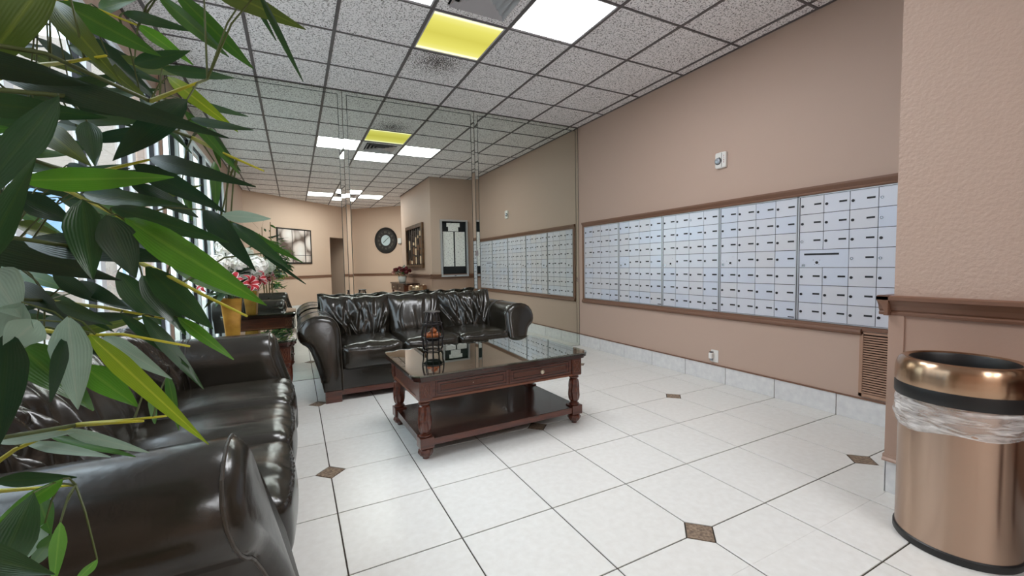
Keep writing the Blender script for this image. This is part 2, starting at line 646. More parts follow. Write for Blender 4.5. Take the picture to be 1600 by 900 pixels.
for nm, fm, s0, s1 in (('baseboard_back_left', mA, 0.14, door0), ('baseboard_back_right', mB, 0.0, LB - 0.2)):
    e = struct(empty(nm))
    s = s0
    while s < s1 - 0.02:
        MB().box(s + 0.0015, min(s + TILE, s1) - 0.0015, 0, 0.010, 0.001, 0.158, fm).build('tile', M_basetile, e)
        s += TILE

# mailbox niche moulding
MZ0, MZ1 = 0.675, 1.640
MYA, MYB = 4.690, 1.245


def vert_mould(y0, y1, z0, z1, nm):
    b = MB().box(WX - 0.012, WX, y0, y1, z0, z1)
    return struct(b.build(nm, M_trim))


TOPM = [(0, 1.645), (0.012, 1.645), (0.014, 1.655), (0.010, 1.662), (0.022, 1.680), (0.026, 1.690), (0.026, 1.704), (0, 1.708)]
BOTM = [(0, 0.612), (0.014, 0.612), (0.026, 0.622), (0.030, 0.636), (0.026, 0.650), (0.014, 0.658), (0.012, 0.672), (0, 0.672)]
struct(moulding(TOPM, (WX, PY1 + 0.007), (WX, 4.735), 'trim_7', M_trim))
struct(moulding(BOTM, (WX, 1.50), (WX, 4.735), 'trim_8', M_trim))
vert_mould(4.693, 4.735, 0.672, 1.645, 'trim_9')
vert_mould(PY1 + 0.01, 1.24, 0.65, 1.645, 'trim_10')
vert_mould(PY1 + 0.01, 1.50, 0.645, 0.672, 'trim_11')

# ------------------------------------------------------------------ mirror panels
M_mirror = mat('mirror_silver', (224, 230, 222), 0.0, metal=1.0)
M_medge = mat('mirror_edge', (40, 52, 46), 0.3)
MSEAM = [LX + 0.02, 0.515, 2.0, WX - 0.004]
names = ['leftmost of the three tall wall mirrors, behind the plant and side table',
         'middle one of the three tall wall mirrors, behind the far sofa',
         'rightmost of the three tall wall mirrors, next to the mailboxes']
BV, BD = 0.040, 0.0018
for k in range(3):
    x0, x1, z0, z1 = MSEAM[k] + 0.001, MSEAM[k + 1] - 0.001, 0.003, H - 0.004
    mp = tag(empty('wall_mirror', ((x0 + x1) / 2, MY, 0)), names[k], 'mirror', 'tall wall mirrors')
    ox = (x0 + x1) / 2
    X0, X1 = x0 - ox, x1 - ox
    MB().add([(X0 + BV, 0, z0 + BV), (X1 - BV, 0, z0 + BV), (X1 - BV, 0, z1 - BV), (X0 + BV, 0, z1 - BV),
              (X0 + BV, 0.004, z0 + BV), (X1 - BV, 0.004, z0 + BV), (X1 - BV, 0.004, z1 - BV), (X0 + BV, 0.004, z1 - BV)],
             [(0, 1, 2, 3), (4, 7, 6, 5), (0, 4, 5, 1), (1, 5, 6, 2), (2, 6, 7, 3), (3, 7, 4, 0)]).build('mirror_glass', M_mirror, mp)
    inn = [(X0 + BV, z0 + BV), (X1 - BV, z0 + BV), (X1 - BV, z1 - BV), (X0 + BV, z1 - BV)]
    outr = [(X0, z0), (X1, z0), (X1, z1), (X0, z1)]
    for a in range(4):
        b = (a + 1) % 4
        q = [(*inn[a][:1], 0.0001, inn[a][1]), (inn[b][0], 0.0001, inn[b][1]), (outr[b][0], BD, outr[b][1]), (outr[a][0], BD, outr[a][1])]
        q2 = [(p[0], 0.006, p[2]) for p in q]
        MB().add(q + q2, [(0, 1, 2, 3), (7, 6, 5, 4), (0, 4, 5, 1), (1, 5, 6, 2), (2, 6, 7, 3), (3, 7, 4, 0)]).build('bevelled_edge', M_mirror, mp)
    ln = MB()
    lw = 0.006
    for (xa, xb, za, zb) in ((X0 + BV, X0 + BV + lw, z0 + BV, z1 - BV), (X1 - BV - lw, X1 - BV, z0 + BV, z1 - BV), (X0 + BV, X1 - BV, z1 - BV - lw, z1 - BV), (X0, X0 + lw / 3, z0, z1), (X1 - lw / 3, X1, z0, z1), (X0, X1, z1 - lw / 2, z1)):
        ln.box(xa, xb, -0.0004, 0.0024, za, zb)
    ln.build('bevel_line', M_medge, mp)
M_chrome = mat('chrome', (210, 212, 214), 0.15, metal=1.0)
for k, (x, z, lb) in enumerate(((2.0, 1.30, 'small chrome clip on the seam between middle and right mirror panels'),
                                (WX - 0.02, 0.925, 'small chrome clip at the mirror edge beside the mailboxes'))):
    c = tag(empty('mirror_clip', (x, MY, z)), lb, 'mirror clip')
    MB().box(-0.017, 0.017, -0.006, -0.0005, -0.03, 0.03).build('plate', M_chrome, c)
    MB().lathe([(0.0, -0.004), (0.006, -0.004), (0.006, 0.001), (0.0, 0.002)], 12).build('screw', M_chrome, c, loc=(0, -0.008, 0))

# ------------------------------------------------------------------ ceiling lights and vents
M_lamp = emis('fluorescent_panel', (250, 252, 255), LAMP_STRENGTH)


def yellow_lamp():
    m = emis('yellowed_panel', (240, 226, 110), 1.0)
    nt = m.node_tree
    e = [n for n in nt.nodes if n.type == 'EMISSION'][0]
    tc = nt.nodes.new('ShaderNodeTexCoord')
    sp = nt.nodes.new('ShaderNodeSeparateXYZ')
    nt.links.new(tc.outputs['Object'], sp.inputs[0])
    ab = nt.nodes.new('ShaderNodeMath')
    ab.operation = 'ABSOLUTE'
    nt.links.new(sp.outputs['Y'], ab.inputs[0])
    r = nt.nodes.new('ShaderNodeValToRGB')
    el = r.color_ramp.elements
    el[0].position = 0.0
    el[0].color = (0.36, 0.33, 0.055, 1)
    el[1].position = 0.285
    el[1].color = (0.6, 0.57, 0.30, 1)
    a = el.new(0.16)
    a.color = (0.43, 0.40, 0.08, 1)
    b = el.new(0.235)
    b.color = (0.48, 0.45, 0.13, 1)
    c = el.new(0.262)
    c.color = (0.80, 0.78, 0.48, 1)
    nt.links.new(ab.outputs[0], r.inputs['Fac'])
    nt.links.new(r.outputs['Color'], e.inputs['Color'])
    return m


M_ylamp = yellow_lamp()
M_lframe = mat('light_frame', (196, 194, 196), 0.5)
llab = {(0, 1): 'yellowed square ceiling light panel between the vent and the mirror wall',
        (1, 0): 'bright white square ceiling light panel nearest the mailbox wall',
        (-1, 0): 'bright white square ceiling light panel on the plant side of the near vent',
        (0, -1): 'bright white ceiling light panel on the camera side of the near vent',
        (0, -7): 'reflected rear ceiling light panel closest to the mirror side of the rear vent',
        (1, -8): 'reflected rear ceiling light panel towards the pilaster',
        (-1, -8): 'reflected rear ceiling light panel above the framed picture',
        (0, -9): 'reflected rear ceiling light panel nearest the back corner'}
for (i, j), kind in LIGHTS.items():
    c = (CX0 + (i + .5) * G, CY0 + (j + .5) * G, H)
    o = tag(empty('ceiling_light', c), llab[(i, j)], 'ceiling light', 'square ceiling light panels')
    a, b = 0.297, 0.280
    fr = MB()
    for x0, x1, y0, y1 in ((-a, a, -a, -b), (-a, a, b, a), (-a, -b, -b, b), (b, a, -b, b)):
        fr.box(x0, x1, y0, y1, 0.001, 0.03)
    fr.build('frame', M_lframe, o)
    MB().box(-b, b, -b, b, 0.004, 0.012).build('diffuser', M_ylamp if kind == 'yellow' else M_lamp, o)
M_vent = mat('vent_metal', (176, 174, 178), 0.4, metal=0.3)
for (i, j) in sorted(VENTS):
    c = (CX0 + (i + .5) * G, CY0 + (j + .5) * G, H)
    o = tag(empty('ceiling_vent', c), 'square four-way air diffuser between the near ceiling lights' if j == 0 else
            'square air diffuser between the rear ceiling lights seen in the mirror', 'ceiling vent', 'ceiling air diffusers')
    fr = MB()
    for a, b in ((0.297, 0.225),):
        for x0, x1, y0, y1 in ((-a, a, -a, -b), (-a, a, b, a), (-a, -b, -b, b), (b, a, -b, b)):
            fr.box(x0, x1, y0, y1, 0.002, 0.012)
    fr.build('surround_tile', M_ceil_soot if False else M_ceil, o)
    MB().box(-0.225, 0.225, -0.225, 0.225, 0.02, 0.028).build('throat', M_dark, o)
    for r0 in (0.215, 0.165, 0.115, 0.065):
        lv = MB()
        for k in range(4):
            rm = Matrix.Rotation(k * PI / 2, 3, 'Z')
            q = [Vector((-r0, -r0, -0.012)), Vector((r0, -r0, -0.012)), Vector((r0 - .035, -r0 + .035, 0.016)), Vector((-r0 + .035, -r0 + .035, 0.016))]
            q2 = [p + Vector((0, 0, 0.003)) for p in q]
            lv.add([rm @ p for p in q + q2], [(0, 1, 2, 3), (7, 6, 5, 4), (0, 4, 5, 1), (1, 5, 6, 2), (2, 6, 7, 3), (3, 7, 4, 0)])
        lv.build('louvre_ring', M_vent, o)
    MB().box(-0.03, 0.03, -0.03, 0.03, -0.006, 0.0).build('centre_plate', M_vent, o)
sp = tag(empty('sprinkler_head', (1.27, CY0 - 2 * G - 0.1, H)), 'small white sprinkler head on the ceiling behind the near lights', 'sprinkler')
MB().lathe([(0.0, -0.008), (0.035, -0.008), (0.04, -0.001), (0.0, 0.0)], 20).build('escutcheon', M_white, sp)
MB().lathe([(0.0, -0.045), (0.016, -0.044), (0.016, -0.04), (0.006, -0.038), (0.006, -0.008), (0.0, -0.008)], 14).build('deflector', M_white, sp)

# ------------------------------------------------------------------ mailbox units
M_mail = mat('mailbox_enamel', (216, 219, 229), 0.32, metal=0.15)
M_mail2 = mat('mailbox_enamel_bluish', (211, 217, 231), 0.30, metal=0.15)
M_mail3 = mat('mailbox_enamel_grey', (215, 216, 223), 0.34, metal=0.15)
M_lock = mat('lock_metal', (48, 48, 52), 0.4, metal=0.5)
M_lockring = mat('lock_bright', (190, 192, 198), 0.25, metal=0.8)
M_slot = mat('name_slot', (26, 26, 30), 0.4)
NU, PITCH = 5, 0.6885
DW, DH = PITCH / 4 - 0.006, (MZ1 - MZ0 - 0.012) / 7
door_meshes = []
for mm in (M_mail, M_mail2, M_mail3):
    door_meshes.append(MB().box(-0.005, 0.0, -DW / 2 + 0.002, DW / 2 - 0.002, -DH / 2 + 0.0022, DH / 2 - 0.0022).mesh('mailbox_door', mm))
lock_mesh = MB().lathe([(0.0, 0.0), (0.010, 0.0), (0.010, 0.003), (0.008, 0.0045), (0.0, 0.0045)], 14).mesh('lock', M_lock, 0.6)
ring = MB().lathe([(0.006, 0.0), (0.0095, 0.0), (0.0095, 0.004), (0.006, 0.004)], 16, close=False).mesh('lock', M_lockring)
slot_mesh = MB().box(-0.0015, 0.0, -0.024, 0.024, -0.0065, 0.0065).mesh('name_slot', M_slot)
mlab = ['mailbox bank beside the mirror, furthest of the five from the pilaster', 'second mailbox bank from the mirror',
        'middle one of the five mailbox banks on the wall', 'fourth mailbox bank from the mirror, left of the one with the mail slot',
        'mailbox bank with the wide outgoing mail slot, next to the pilaster']
for k in range(NU):
    y1 = MYA - k * PITCH
    y0 = y1 - PITCH
    u = tag(empty('mailbox_bank', (WX, (y0 + y1) / 2, MZ0)), mlab[k], 'mailboxes', 'wall mailbox banks')
    hh = MZ1 - MZ0
    fr = MB()
    for (a, b, c, d) in ((-PITCH / 2 + .001, -PITCH / 2 + 0.011, 0, hh), (PITCH / 2 - 0.011, PITCH / 2 - .001, 0, hh), (-PITCH / 2, PITCH / 2, 0, 0.006), (-PITCH / 2, PITCH / 2, hh - 0.006, hh)):
        fr.box(-0.016, 0.0, a, b, c, d)
    fr.build('frame', M_alu, u)
    MB().box(-0.003, -0.0005, -PITCH / 2 + 0.011, PITCH / 2 - 0.011, 0.006, hh - 0.006).build('backing', M_lock, u)
    if k > 0:
        MB().box(-0.0165, 0, PITCH / 2 - .001, PITCH / 2 + 0.004, 0, hh).build('joint_strip', M_slot, u)
    inner = PITCH - 0.022
    dw = inner / 4
    for r in range(7):
        zc = 0.006 + DH * (6 - r + 0.5)
        c = 0
        while c < 4:
            yc = PITCH / 2 - 0.011 - dw * (c + 0.5)      # column 0 is nearest the mirror
            if k == 4 and r == 3 and c == 0:
                d = MB().box(-0.005, 0, -dw + 0.0012, dw - 0.0012, -DH / 2 + 0.0016, DH / 2 - 0.0016).build('outgoing_mail_door', M_mail2, u, loc=(-0.003, yc - dw / 2, zc))
                MB().box(-0.0015, 0, -0.118, 0.118, 0.026, 0.040).build('mail_slot', M_slot, d, loc=(-0.005, 0.012, 0))
                link('lock', lock_mesh, d, (-0.005, 0.04, -0.03)).rotation_euler = (0, -PI / 2, 0)
                for (dy, dz) in ((.065, -.01), (.02, -.012), (.055, -.045), (.026, -.045)):
                    MB().box(-0.001, 0, -0.002, 0.002, -0.002, 0.002).build('rivet', M_slot, d, loc=(-0.005, dy, dz))
                MB().box(-0.0008, 0, -0.012, 0.012, -0.012, 0.008).build('label_plate', M_lockring, d, loc=(-0.005, 0.135, -0.05))
                c += 2
                continue
            d = link('mailbox_door', door_meshes[rng.choice((0, 0, 1, 2))], u, (-0.003, yc, zc))
            d.scale = (1, dw / DW, 1)
            if k < 4 and r == 3 and c == 0:
                link('lock', lock_mesh, d, (-0.005, -0.015, -0.026)).rotation_euler = (0, -PI / 2, 0)
                for (dy, dz) in ((.06, -.005), (.02, -.008), (-.03, -.04), (.0, -.04), (-.04, .03)):
                    MB().box(-0.001, 0, -0.0018, 0.0018, -0.0018, 0.0018).build('rivet', M_slot, d, loc=(-0.005, dy, dz))
                MB().box(-0.0008, 0, -0.009, 0.009, -0.010, 0.010).build('label_plate', M_lockring, d, loc=(-0.005, 0.06, -0.04))
            else:
                bright = rng.random() < (0.3 if k == 4 and c > 1 else 0.06)
                link('lock', ring if bright else lock_mesh, d, (-0.005, DW / 2 - 0.019, -0.004)).rotation_euler = (0, -PI / 2, 0)
                link('name_slot', slot_mesh, d, (-0.005, -DW / 2 + 0.042, 0.003))
            if r == 6 and c == 3 and k < 4:
                MB().box(-0.001, 0, -0.024, 0.024, -0.004, 0.004).build('maker_plate', M_slot, d, loc=(-0.005, -DW / 2 + 0.032, -DH / 2 + 0.012))
            c += 1

# ------------------------------------------------------------------ wall devices
fa = tag(empty('fire_alarm_strobe', (WX, 2.613, 2.075)), 'small white fire alarm strobe high on the brown wall above the mailboxes', 'fire alarm')
sb = MB().prism(rrect(0.112, 0.142, 0.016), 0, 0.028, 0.006, 0.006).mesh('housing', M_white)
hb = link('housing', sb, fa)
hb.rotation_euler = (PI / 2, 0, -PI / 2)
M_lens = mat('strobe_lens', (176, 184, 192), 0.1, metal=0.4)
ln = MB().lathe([(0.026, 0.0), (0.030, 0.006), (0.026, 0.014), (0.014, 0.018), (0.0, 0.019)], 20, close=False).mesh('lens', M_lens, True)
o = link('lens', ln, fa, (-0.028, 0.022, -0.006))
o.rotation_euler = (0, -PI / 2, 0)
MB().tube([(0.0 + 0.031 * math.cos(t), 0.031 * math.sin(t), 0) for t in [k * PI / 10 for k in range(2, 20)]], 0.0035, 6).build('lens_rim', M_black, fa, loc=(-0.03, 0.022, -0.006)).rotation_euler = (0, -PI / 2, 0)
MB().box(-0.0015, 0, -0.0015, 0.0015, -0.064, 0.064).build('groove', M_lock, fa, loc=(-0.028, -0.014, 0))


def text_mesh(body, size, m, name='lettering'):
    cu = bpy.data.curves.new('lettering', 'FONT')
    cu.body = body
    cu.size = size
    cu.align_x = 'CENTER'
    cu.align_y = 'CENTER'
    cu.extrude = 0.0006
    to = bpy.data.objects.new('lettering_source', cu)
    col.objects.link(to)
    dg = bpy.context.evaluated_depsgraph_get()
    me = bpy.data.meshes.new_from_object(to.evaluated_get(dg))
    bpy.data.objects.remove(to)
    bpy.data.curves.remove(cu)
    me.materials.clear()
    me.materials.append(m)
    return me


M_red = mat('red_print', (150, 30, 30), 0.5)
for k, ch in enumerate('FIRE'):
    o = link('lettering', text_mesh(ch, 0.019, M_red), fa, (-0.0286, -0.036, 0.032 - k * 0.0185))
    o.rotation_euler = (PI / 2, 0, -PI / 2)

ou = tag(empty('wall_outlet', (WX, 2.672, 0.245)), 'white power outlet low on the brown wall, just above the skirting', 'outlet')
o = link('cover_plate', MB().prism(rrect(0.078, 0.118, 0.006), 0, 0.006, 0.003, 0.003).mesh('cover_plate', M_white), ou)
o.rotation_euler = (PI / 2, 0, -PI / 2)
for dz in (0.022, -0.022):
    o = link('socket', MB().prism(rrect(0.03, 0.026, 0.008), 0, 0.008).mesh('socket', M_white), ou, (0, 0, dz))
    o.rotation_euler = (PI / 2, 0, -PI / 2)
pg = tag(empty('plug_in_freshener', (WX - 0.0085, 2.690, 0.255)), 'small white plug-in air freshener pushed into the low wall outlet', 'plug-in')
MB().prism(rrect(0.045, 0.036, 0.010, cy=0), -0.03, 0.026, 0.006, 0.006).build('body', M_white, pg, loc=(-0.0185, 0, 0))
MB().lathe([(0.013, -0.052), (0.015, -0.05), (0.015, -0.03)], 16).build('bottle', M_lens, pg, loc=(-0.0185, 0, 0))
MB().prism(rrect(0.034, 0.028, 0.006), 0.026, 0.032).build('vent_cap', M_lock, pg, loc=(-0.0185, 0, 0))

lv = tag(empty('wall_louvre', (WX, 1.405, 0.18)), 'brown louvred return air grille at the bottom of the wall by the pilaster', 'vent grille')
M_louv = mat('louvre_paint', (170, 134, 112), 0.45)
fr = MB()
w2, h2 = 0.105, 0.455
for (a, b, c, d) in ((-w2, -w2 + 0.02, 0, h2), (w2 - 0.02, w2, 0, h2), (-w2, w2, 0, 0.022), (-w2, w2, h2 - 0.012, h2)):
    fr.box(-0.012, 0, a, b, c, d)
fr.build('frame', M_louv, lv)
MB().box(-0.002, 0, -w2 + 0.02, w2 - 0.02, 0.02, h2 - 0.01).build('backing', M_dark, lv)
sm = MB().add([(-0.012, -w2 + .02, -0.0035), (-0.003, -w2 + .02, 0.0045), (-0.003, -w2 + .02, 0.003), (-0.012, -w2 + .02, -0.0055),
               (-0.012, w2 - .02, -0.0035), (-0.003, w2 - .02, 0.0045), (-0.003, w2 - .02, 0.003), (-0.012, w2 - .02, -0.0055)],
              [(0, 1, 5, 4), (1, 2, 6, 5), (2, 3, 7, 6), (3, 0, 4, 7), (0, 3, 2, 1), (4, 5, 6, 7)]).mesh('slat', M_louv)
for k in range(24):
    link('slat', sm, lv, (0, 0, 0.032 + k * 0.0172))

# ------------------------------------------------------------------ trash can
tc_ = tag(empty('trash_can', (2.338, 0.657, 0)), 'round brushed bronze metal trash can with a ring lid beside the pilaster', 'trash can')


def brushed(name, rgb, rough):
    m = bpy.data.materials.new(name)
    m.use_nodes = True
    nt = m.node_tree
    b = nt.nodes['Principled BSDF']
    b.inputs['Metallic'].default_value = 1.0
    tcn = nt.nodes.new('ShaderNodeTexCoord')
    mp = nt.nodes.new('ShaderNodeMapping')
    mp.inputs['Scale'].default_value = (1, 1, 140)
    nt.links.new(tcn.outputs['Object'], mp.inputs['Vector'])
    n = nt.nodes.new('ShaderNodeTexNoise')
    n.inputs['Scale'].default_value = 6
    n.inputs['Detail'].default_value = 5
    nt.links.new(mp.outputs['Vector'], n.inputs['Vector'])
    r = nt.nodes.new('ShaderNodeMapRange')
    r.inputs['To Min'].default_value = rough - 0.02
    r.inputs['To Max'].default_value = rough + 0.02
    nt.links.new(n.outputs['Fac'], r.inputs['Value'])
    nt.links.new(r.outputs['Result'], b.inputs['Roughness'])
    b.inputs['Base Color'].default_value = lin(rgb)
    b.inputs['Anisotropic'].default_value = 0.85
    b.inputs['Anisotropic Rotation'].default_value = 0.25
    tg = nt.nodes.new('ShaderNodeTangent')
    tg.direction_type = 'RADIAL'
    tg.axis = 'Z'
    nt.links.new(tg.outputs[0], b.inputs['Tangent'])
    return m


M_bronze = brushed('brushed_bronze', (184, 158, 140), 0.24)
M_bronze2 = brushed('brushed_bronze_lid', (182, 152, 126), 0.24)
MB().lathe([(0.0, 0.0), (0.186, 0.0), (0.190, 0.006), (0.190, 0.028), (0.185, 0.032), (0.0, 0.032)], 64, close=False).build('base_ring', M_black, tc_, 0.6)
MB().lathe([(0.0, 0.032), (0.184, 0.032), (0.184, 0.60), (0.18, 0.60), (0.18, 0.04), (0.0, 0.04)], 64, close=False).build('body', M_bronze, tc_, 0.6)
MB().lathe([(0.186, 0.592), (0.197, 0.594), (0.199, 0.60), (0.199, 0.640), (0.197, 0.646), (0.17, 0.646), (0.17, 0.592), (0.186, 0.592)], 64, close=False).build('lid_band', M_black, tc_, 0.6)
prof = [(0.196, 0.646), (0.1985, 0.655), (0.1985, 0.675)]
for k in range(0, 13):
    t = k / 12 * PI * 0.64
    prof.append((0.168 + 0.0305 * math.cos(t), 0.690 + 0.060 * math.sin(t)))
MB().lathe(prof, 64, close=False).build('ring_lid', M_bronze2, tc_, True)
MB().lathe([(0.1548, 0.7440), (0.150, 0.735), (0.148, 0.690), (0.140, 0.50), (0.10, 0.44), (0.0, 0.43)], 48, close=False).build('inner_liner', M_black, tc_, True)


def bag_mat():
    m = bpy.data.materials.new('plastic_bag')
    m.use_nodes = True
    nt = m.node_tree
    b = nt.nodes['Principled BSDF']
    b.inputs['Base Color'].default_value = lin(240, 239, 238)
    b.inputs['Roughness'].default_value = 0.18
    t = nt.nodes.new('ShaderNodeBsdfTransparent')
    mx = nt.nodes.new('ShaderNodeMixShader')
    mx.inputs[0].default_value = 0.30
    nt.links.new(t.outputs[0], mx.inputs[1])
    nt.links.new(b.outputs[0], mx.inputs[2])
    nt.links.new(mx.outputs[0], nt.nodes['Material Output'].inputs['Surface'])
    tcn = nt.nodes.new('ShaderNodeTexCoord')
    n = nt.nodes.new('ShaderNodeTexNoise')
    n.inputs['Scale'].default_value = 26
    n.inputs['Detail'].default_value = 4
    n.inputs['Distortion'].default_value = 1.5
    nt.links.new(tcn.outputs['Object'], n.inputs['Vector'])
    bp = nt.nodes.new('ShaderNodeBump')
    bp.inputs['Strength'].default_value = 0.8
    bp.inputs['Distance'].default_value = 0.01
    nt.links.new(n.outputs['Fac'], bp.inputs['Height'])
    nt.links.new(bp.outputs['Normal'], b.inputs['Normal'])
    mp = nt.nodes.new('ShaderNodeMapping')
    mp.inputs['Scale'].default_value = (5, 5, 34)
    mp.inputs['Rotation'].default_value = (0.12, 0.1, 0)
    nt.links.new(tcn.outputs['Object'], mp.inputs['Vector'])
    n3 = nt.nodes.new('ShaderNodeTexNoise')
    n3.inputs['Scale'].default_value = 1.6
    n3.inputs['Detail'].default_value = 6
    n3.inputs['Distortion'].default_value = 0.8
    nt.links.new(mp.outputs['Vector'], n3.inputs['Vector'])
    rr = nt.nodes.new('ShaderNodeValToRGB')
    rr.color_ramp.elements[0].position = 0.42
    rr.color_ramp.elements[0].color = (0.22, 0.22, 0.22, 1)
    rr.color_ramp.elements[1].position = 0.68
    rr.color_ramp.elements[1].color = (0.8, 0.8, 0.8, 1)
    nt.links.new(n3.outputs['Fac'], rr.inputs['Fac'])
    nt.links.new(rr.outputs['Color'], mx.inputs[0])
    return m


rows = []
br = random.Random(5)
ph = [br.uniform(0, 6.28) for _ in range(8)]
for q in range(15):
    f = q / 14
    row = []
    for k in range(96):
        t = 2 * PI * k / 96
        low = 0.470 - 0.020 * math.sin(t + 0.5) + 0.006 * math.sin(5 * t + ph[0])
        z = 0.594 + (low - 0.594) * f
        bul = 0.188 + 0.009 * math.sin(PI * min(1, f * 1.05)) + 0.003 * math.sin(9 * t + ph[1] + 6 * f) * f + 0.0025 * math.sin(23 * t + ph[2] - 9 * f) + 0.002 * math.sin(14 * f + 3 * t + ph[3])
        if q == 14:
            bul = 0.1862
        row.append((bul * math.cos(t), bul * math.sin(t), z))
    rows.append(row)
MB().grid(rows, True).build('bag_liner', bag_mat(), tc_, True)

# ------------------------------------------------------------------ carved wooden tables
M_wood = mat('mahogany', (98, 48, 30), 0.28, var=(5, (64, 28, 18), 0.3, 0.7), stretch=(1.5, 12, 12), coat=0.4)
M_wood_d = mat('mahogany_dark', (62, 30, 22), 0.25, var=(5, (38, 18, 14), 0.3, 0.7), stretch=(1.5, 12, 12), coat=0.5)
M_wood_c = mat('mahogany_carving', (112, 62, 38), 0.35, coat=0.3)
M_weave = mat('woven_panel', (84, 44, 28), 0.4, bump=(260, 0.9, 0.004))
M_tglass = glassy('table_glass', (0.80, 0.86, 0.80, 1), 1.6, boost=0.82)
M_gedge = mat('glass_edge', (30, 40, 34), 0.15)
M_knob = mat('antique_knob', (206, 196, 176), 0.35, metal=0.5)


def carved_leg(z_top, z_blk, blk, r):
    """turned leg from the shelf block (z_blk) up to z_top"""
    L = z_top - z_blk
    pr = [(0.62, 0.0), (0.95, 0.01), (1.0, 0.035), (0.95, 0.06), (0.70, 0.075), (0.66, 0.10), (0.86, 0.13), (1.0, 0.2), (1.05, 0.32), (1.03, 0.45), (0.98, 0.6),
          (0.94, 0.75), (0.88, 0.84), (0.66, 0.87), (0.62, 0.89), (0.95, 0.905), (1.0, 0.93), (0.95, 0.96), (0.8, 0.97), (0.8, 1.0)]
    # densify
    dense = []
    for (a, b) in zip(pr, pr[1:]):
        n = max(1, int((b[1] - a[1]) / 0.05))
        for k in range(n):
            t = k / n
            dense.append((a[0] + (b[0] - a[0]) * t, a[1] + (b[1] - a[1]) * t))
    dense.append(pr[-1])

    def mod(t, z):
        f = (z - z_blk) / L
        if 0.12 < f < 0.86:
            w = math.sin(PI * (f - 0.12) / 0.74)
            twist = 7.0 * (f - 0.3) if f < 0.55 else 0
            return 1 + 0.14 * w ** 0.5 * math.cos(8 * t + twist)
        return 1
    return MB().lathe([(r * a, z_blk + L * b) for a, b in dense], 40, mod=mod)


def bun_foot(z1, r):
    pr = [(0.35, 0.0), (0.42, 0.012), (0.40, 0.10), (0.72, 0.28), (0.98, 0.55), (1.0, 0.68), (0.85, 0.86), (0.6, 0.93), (0.6, 1.0)]
    return MB().lathe([(r * a, z1 * b) for a, b in pr], 40, mod=lambda t, z: 1 + (0.07 * math.cos(10 * t) if 0.2 < z / z1 < 0.85 else 0))


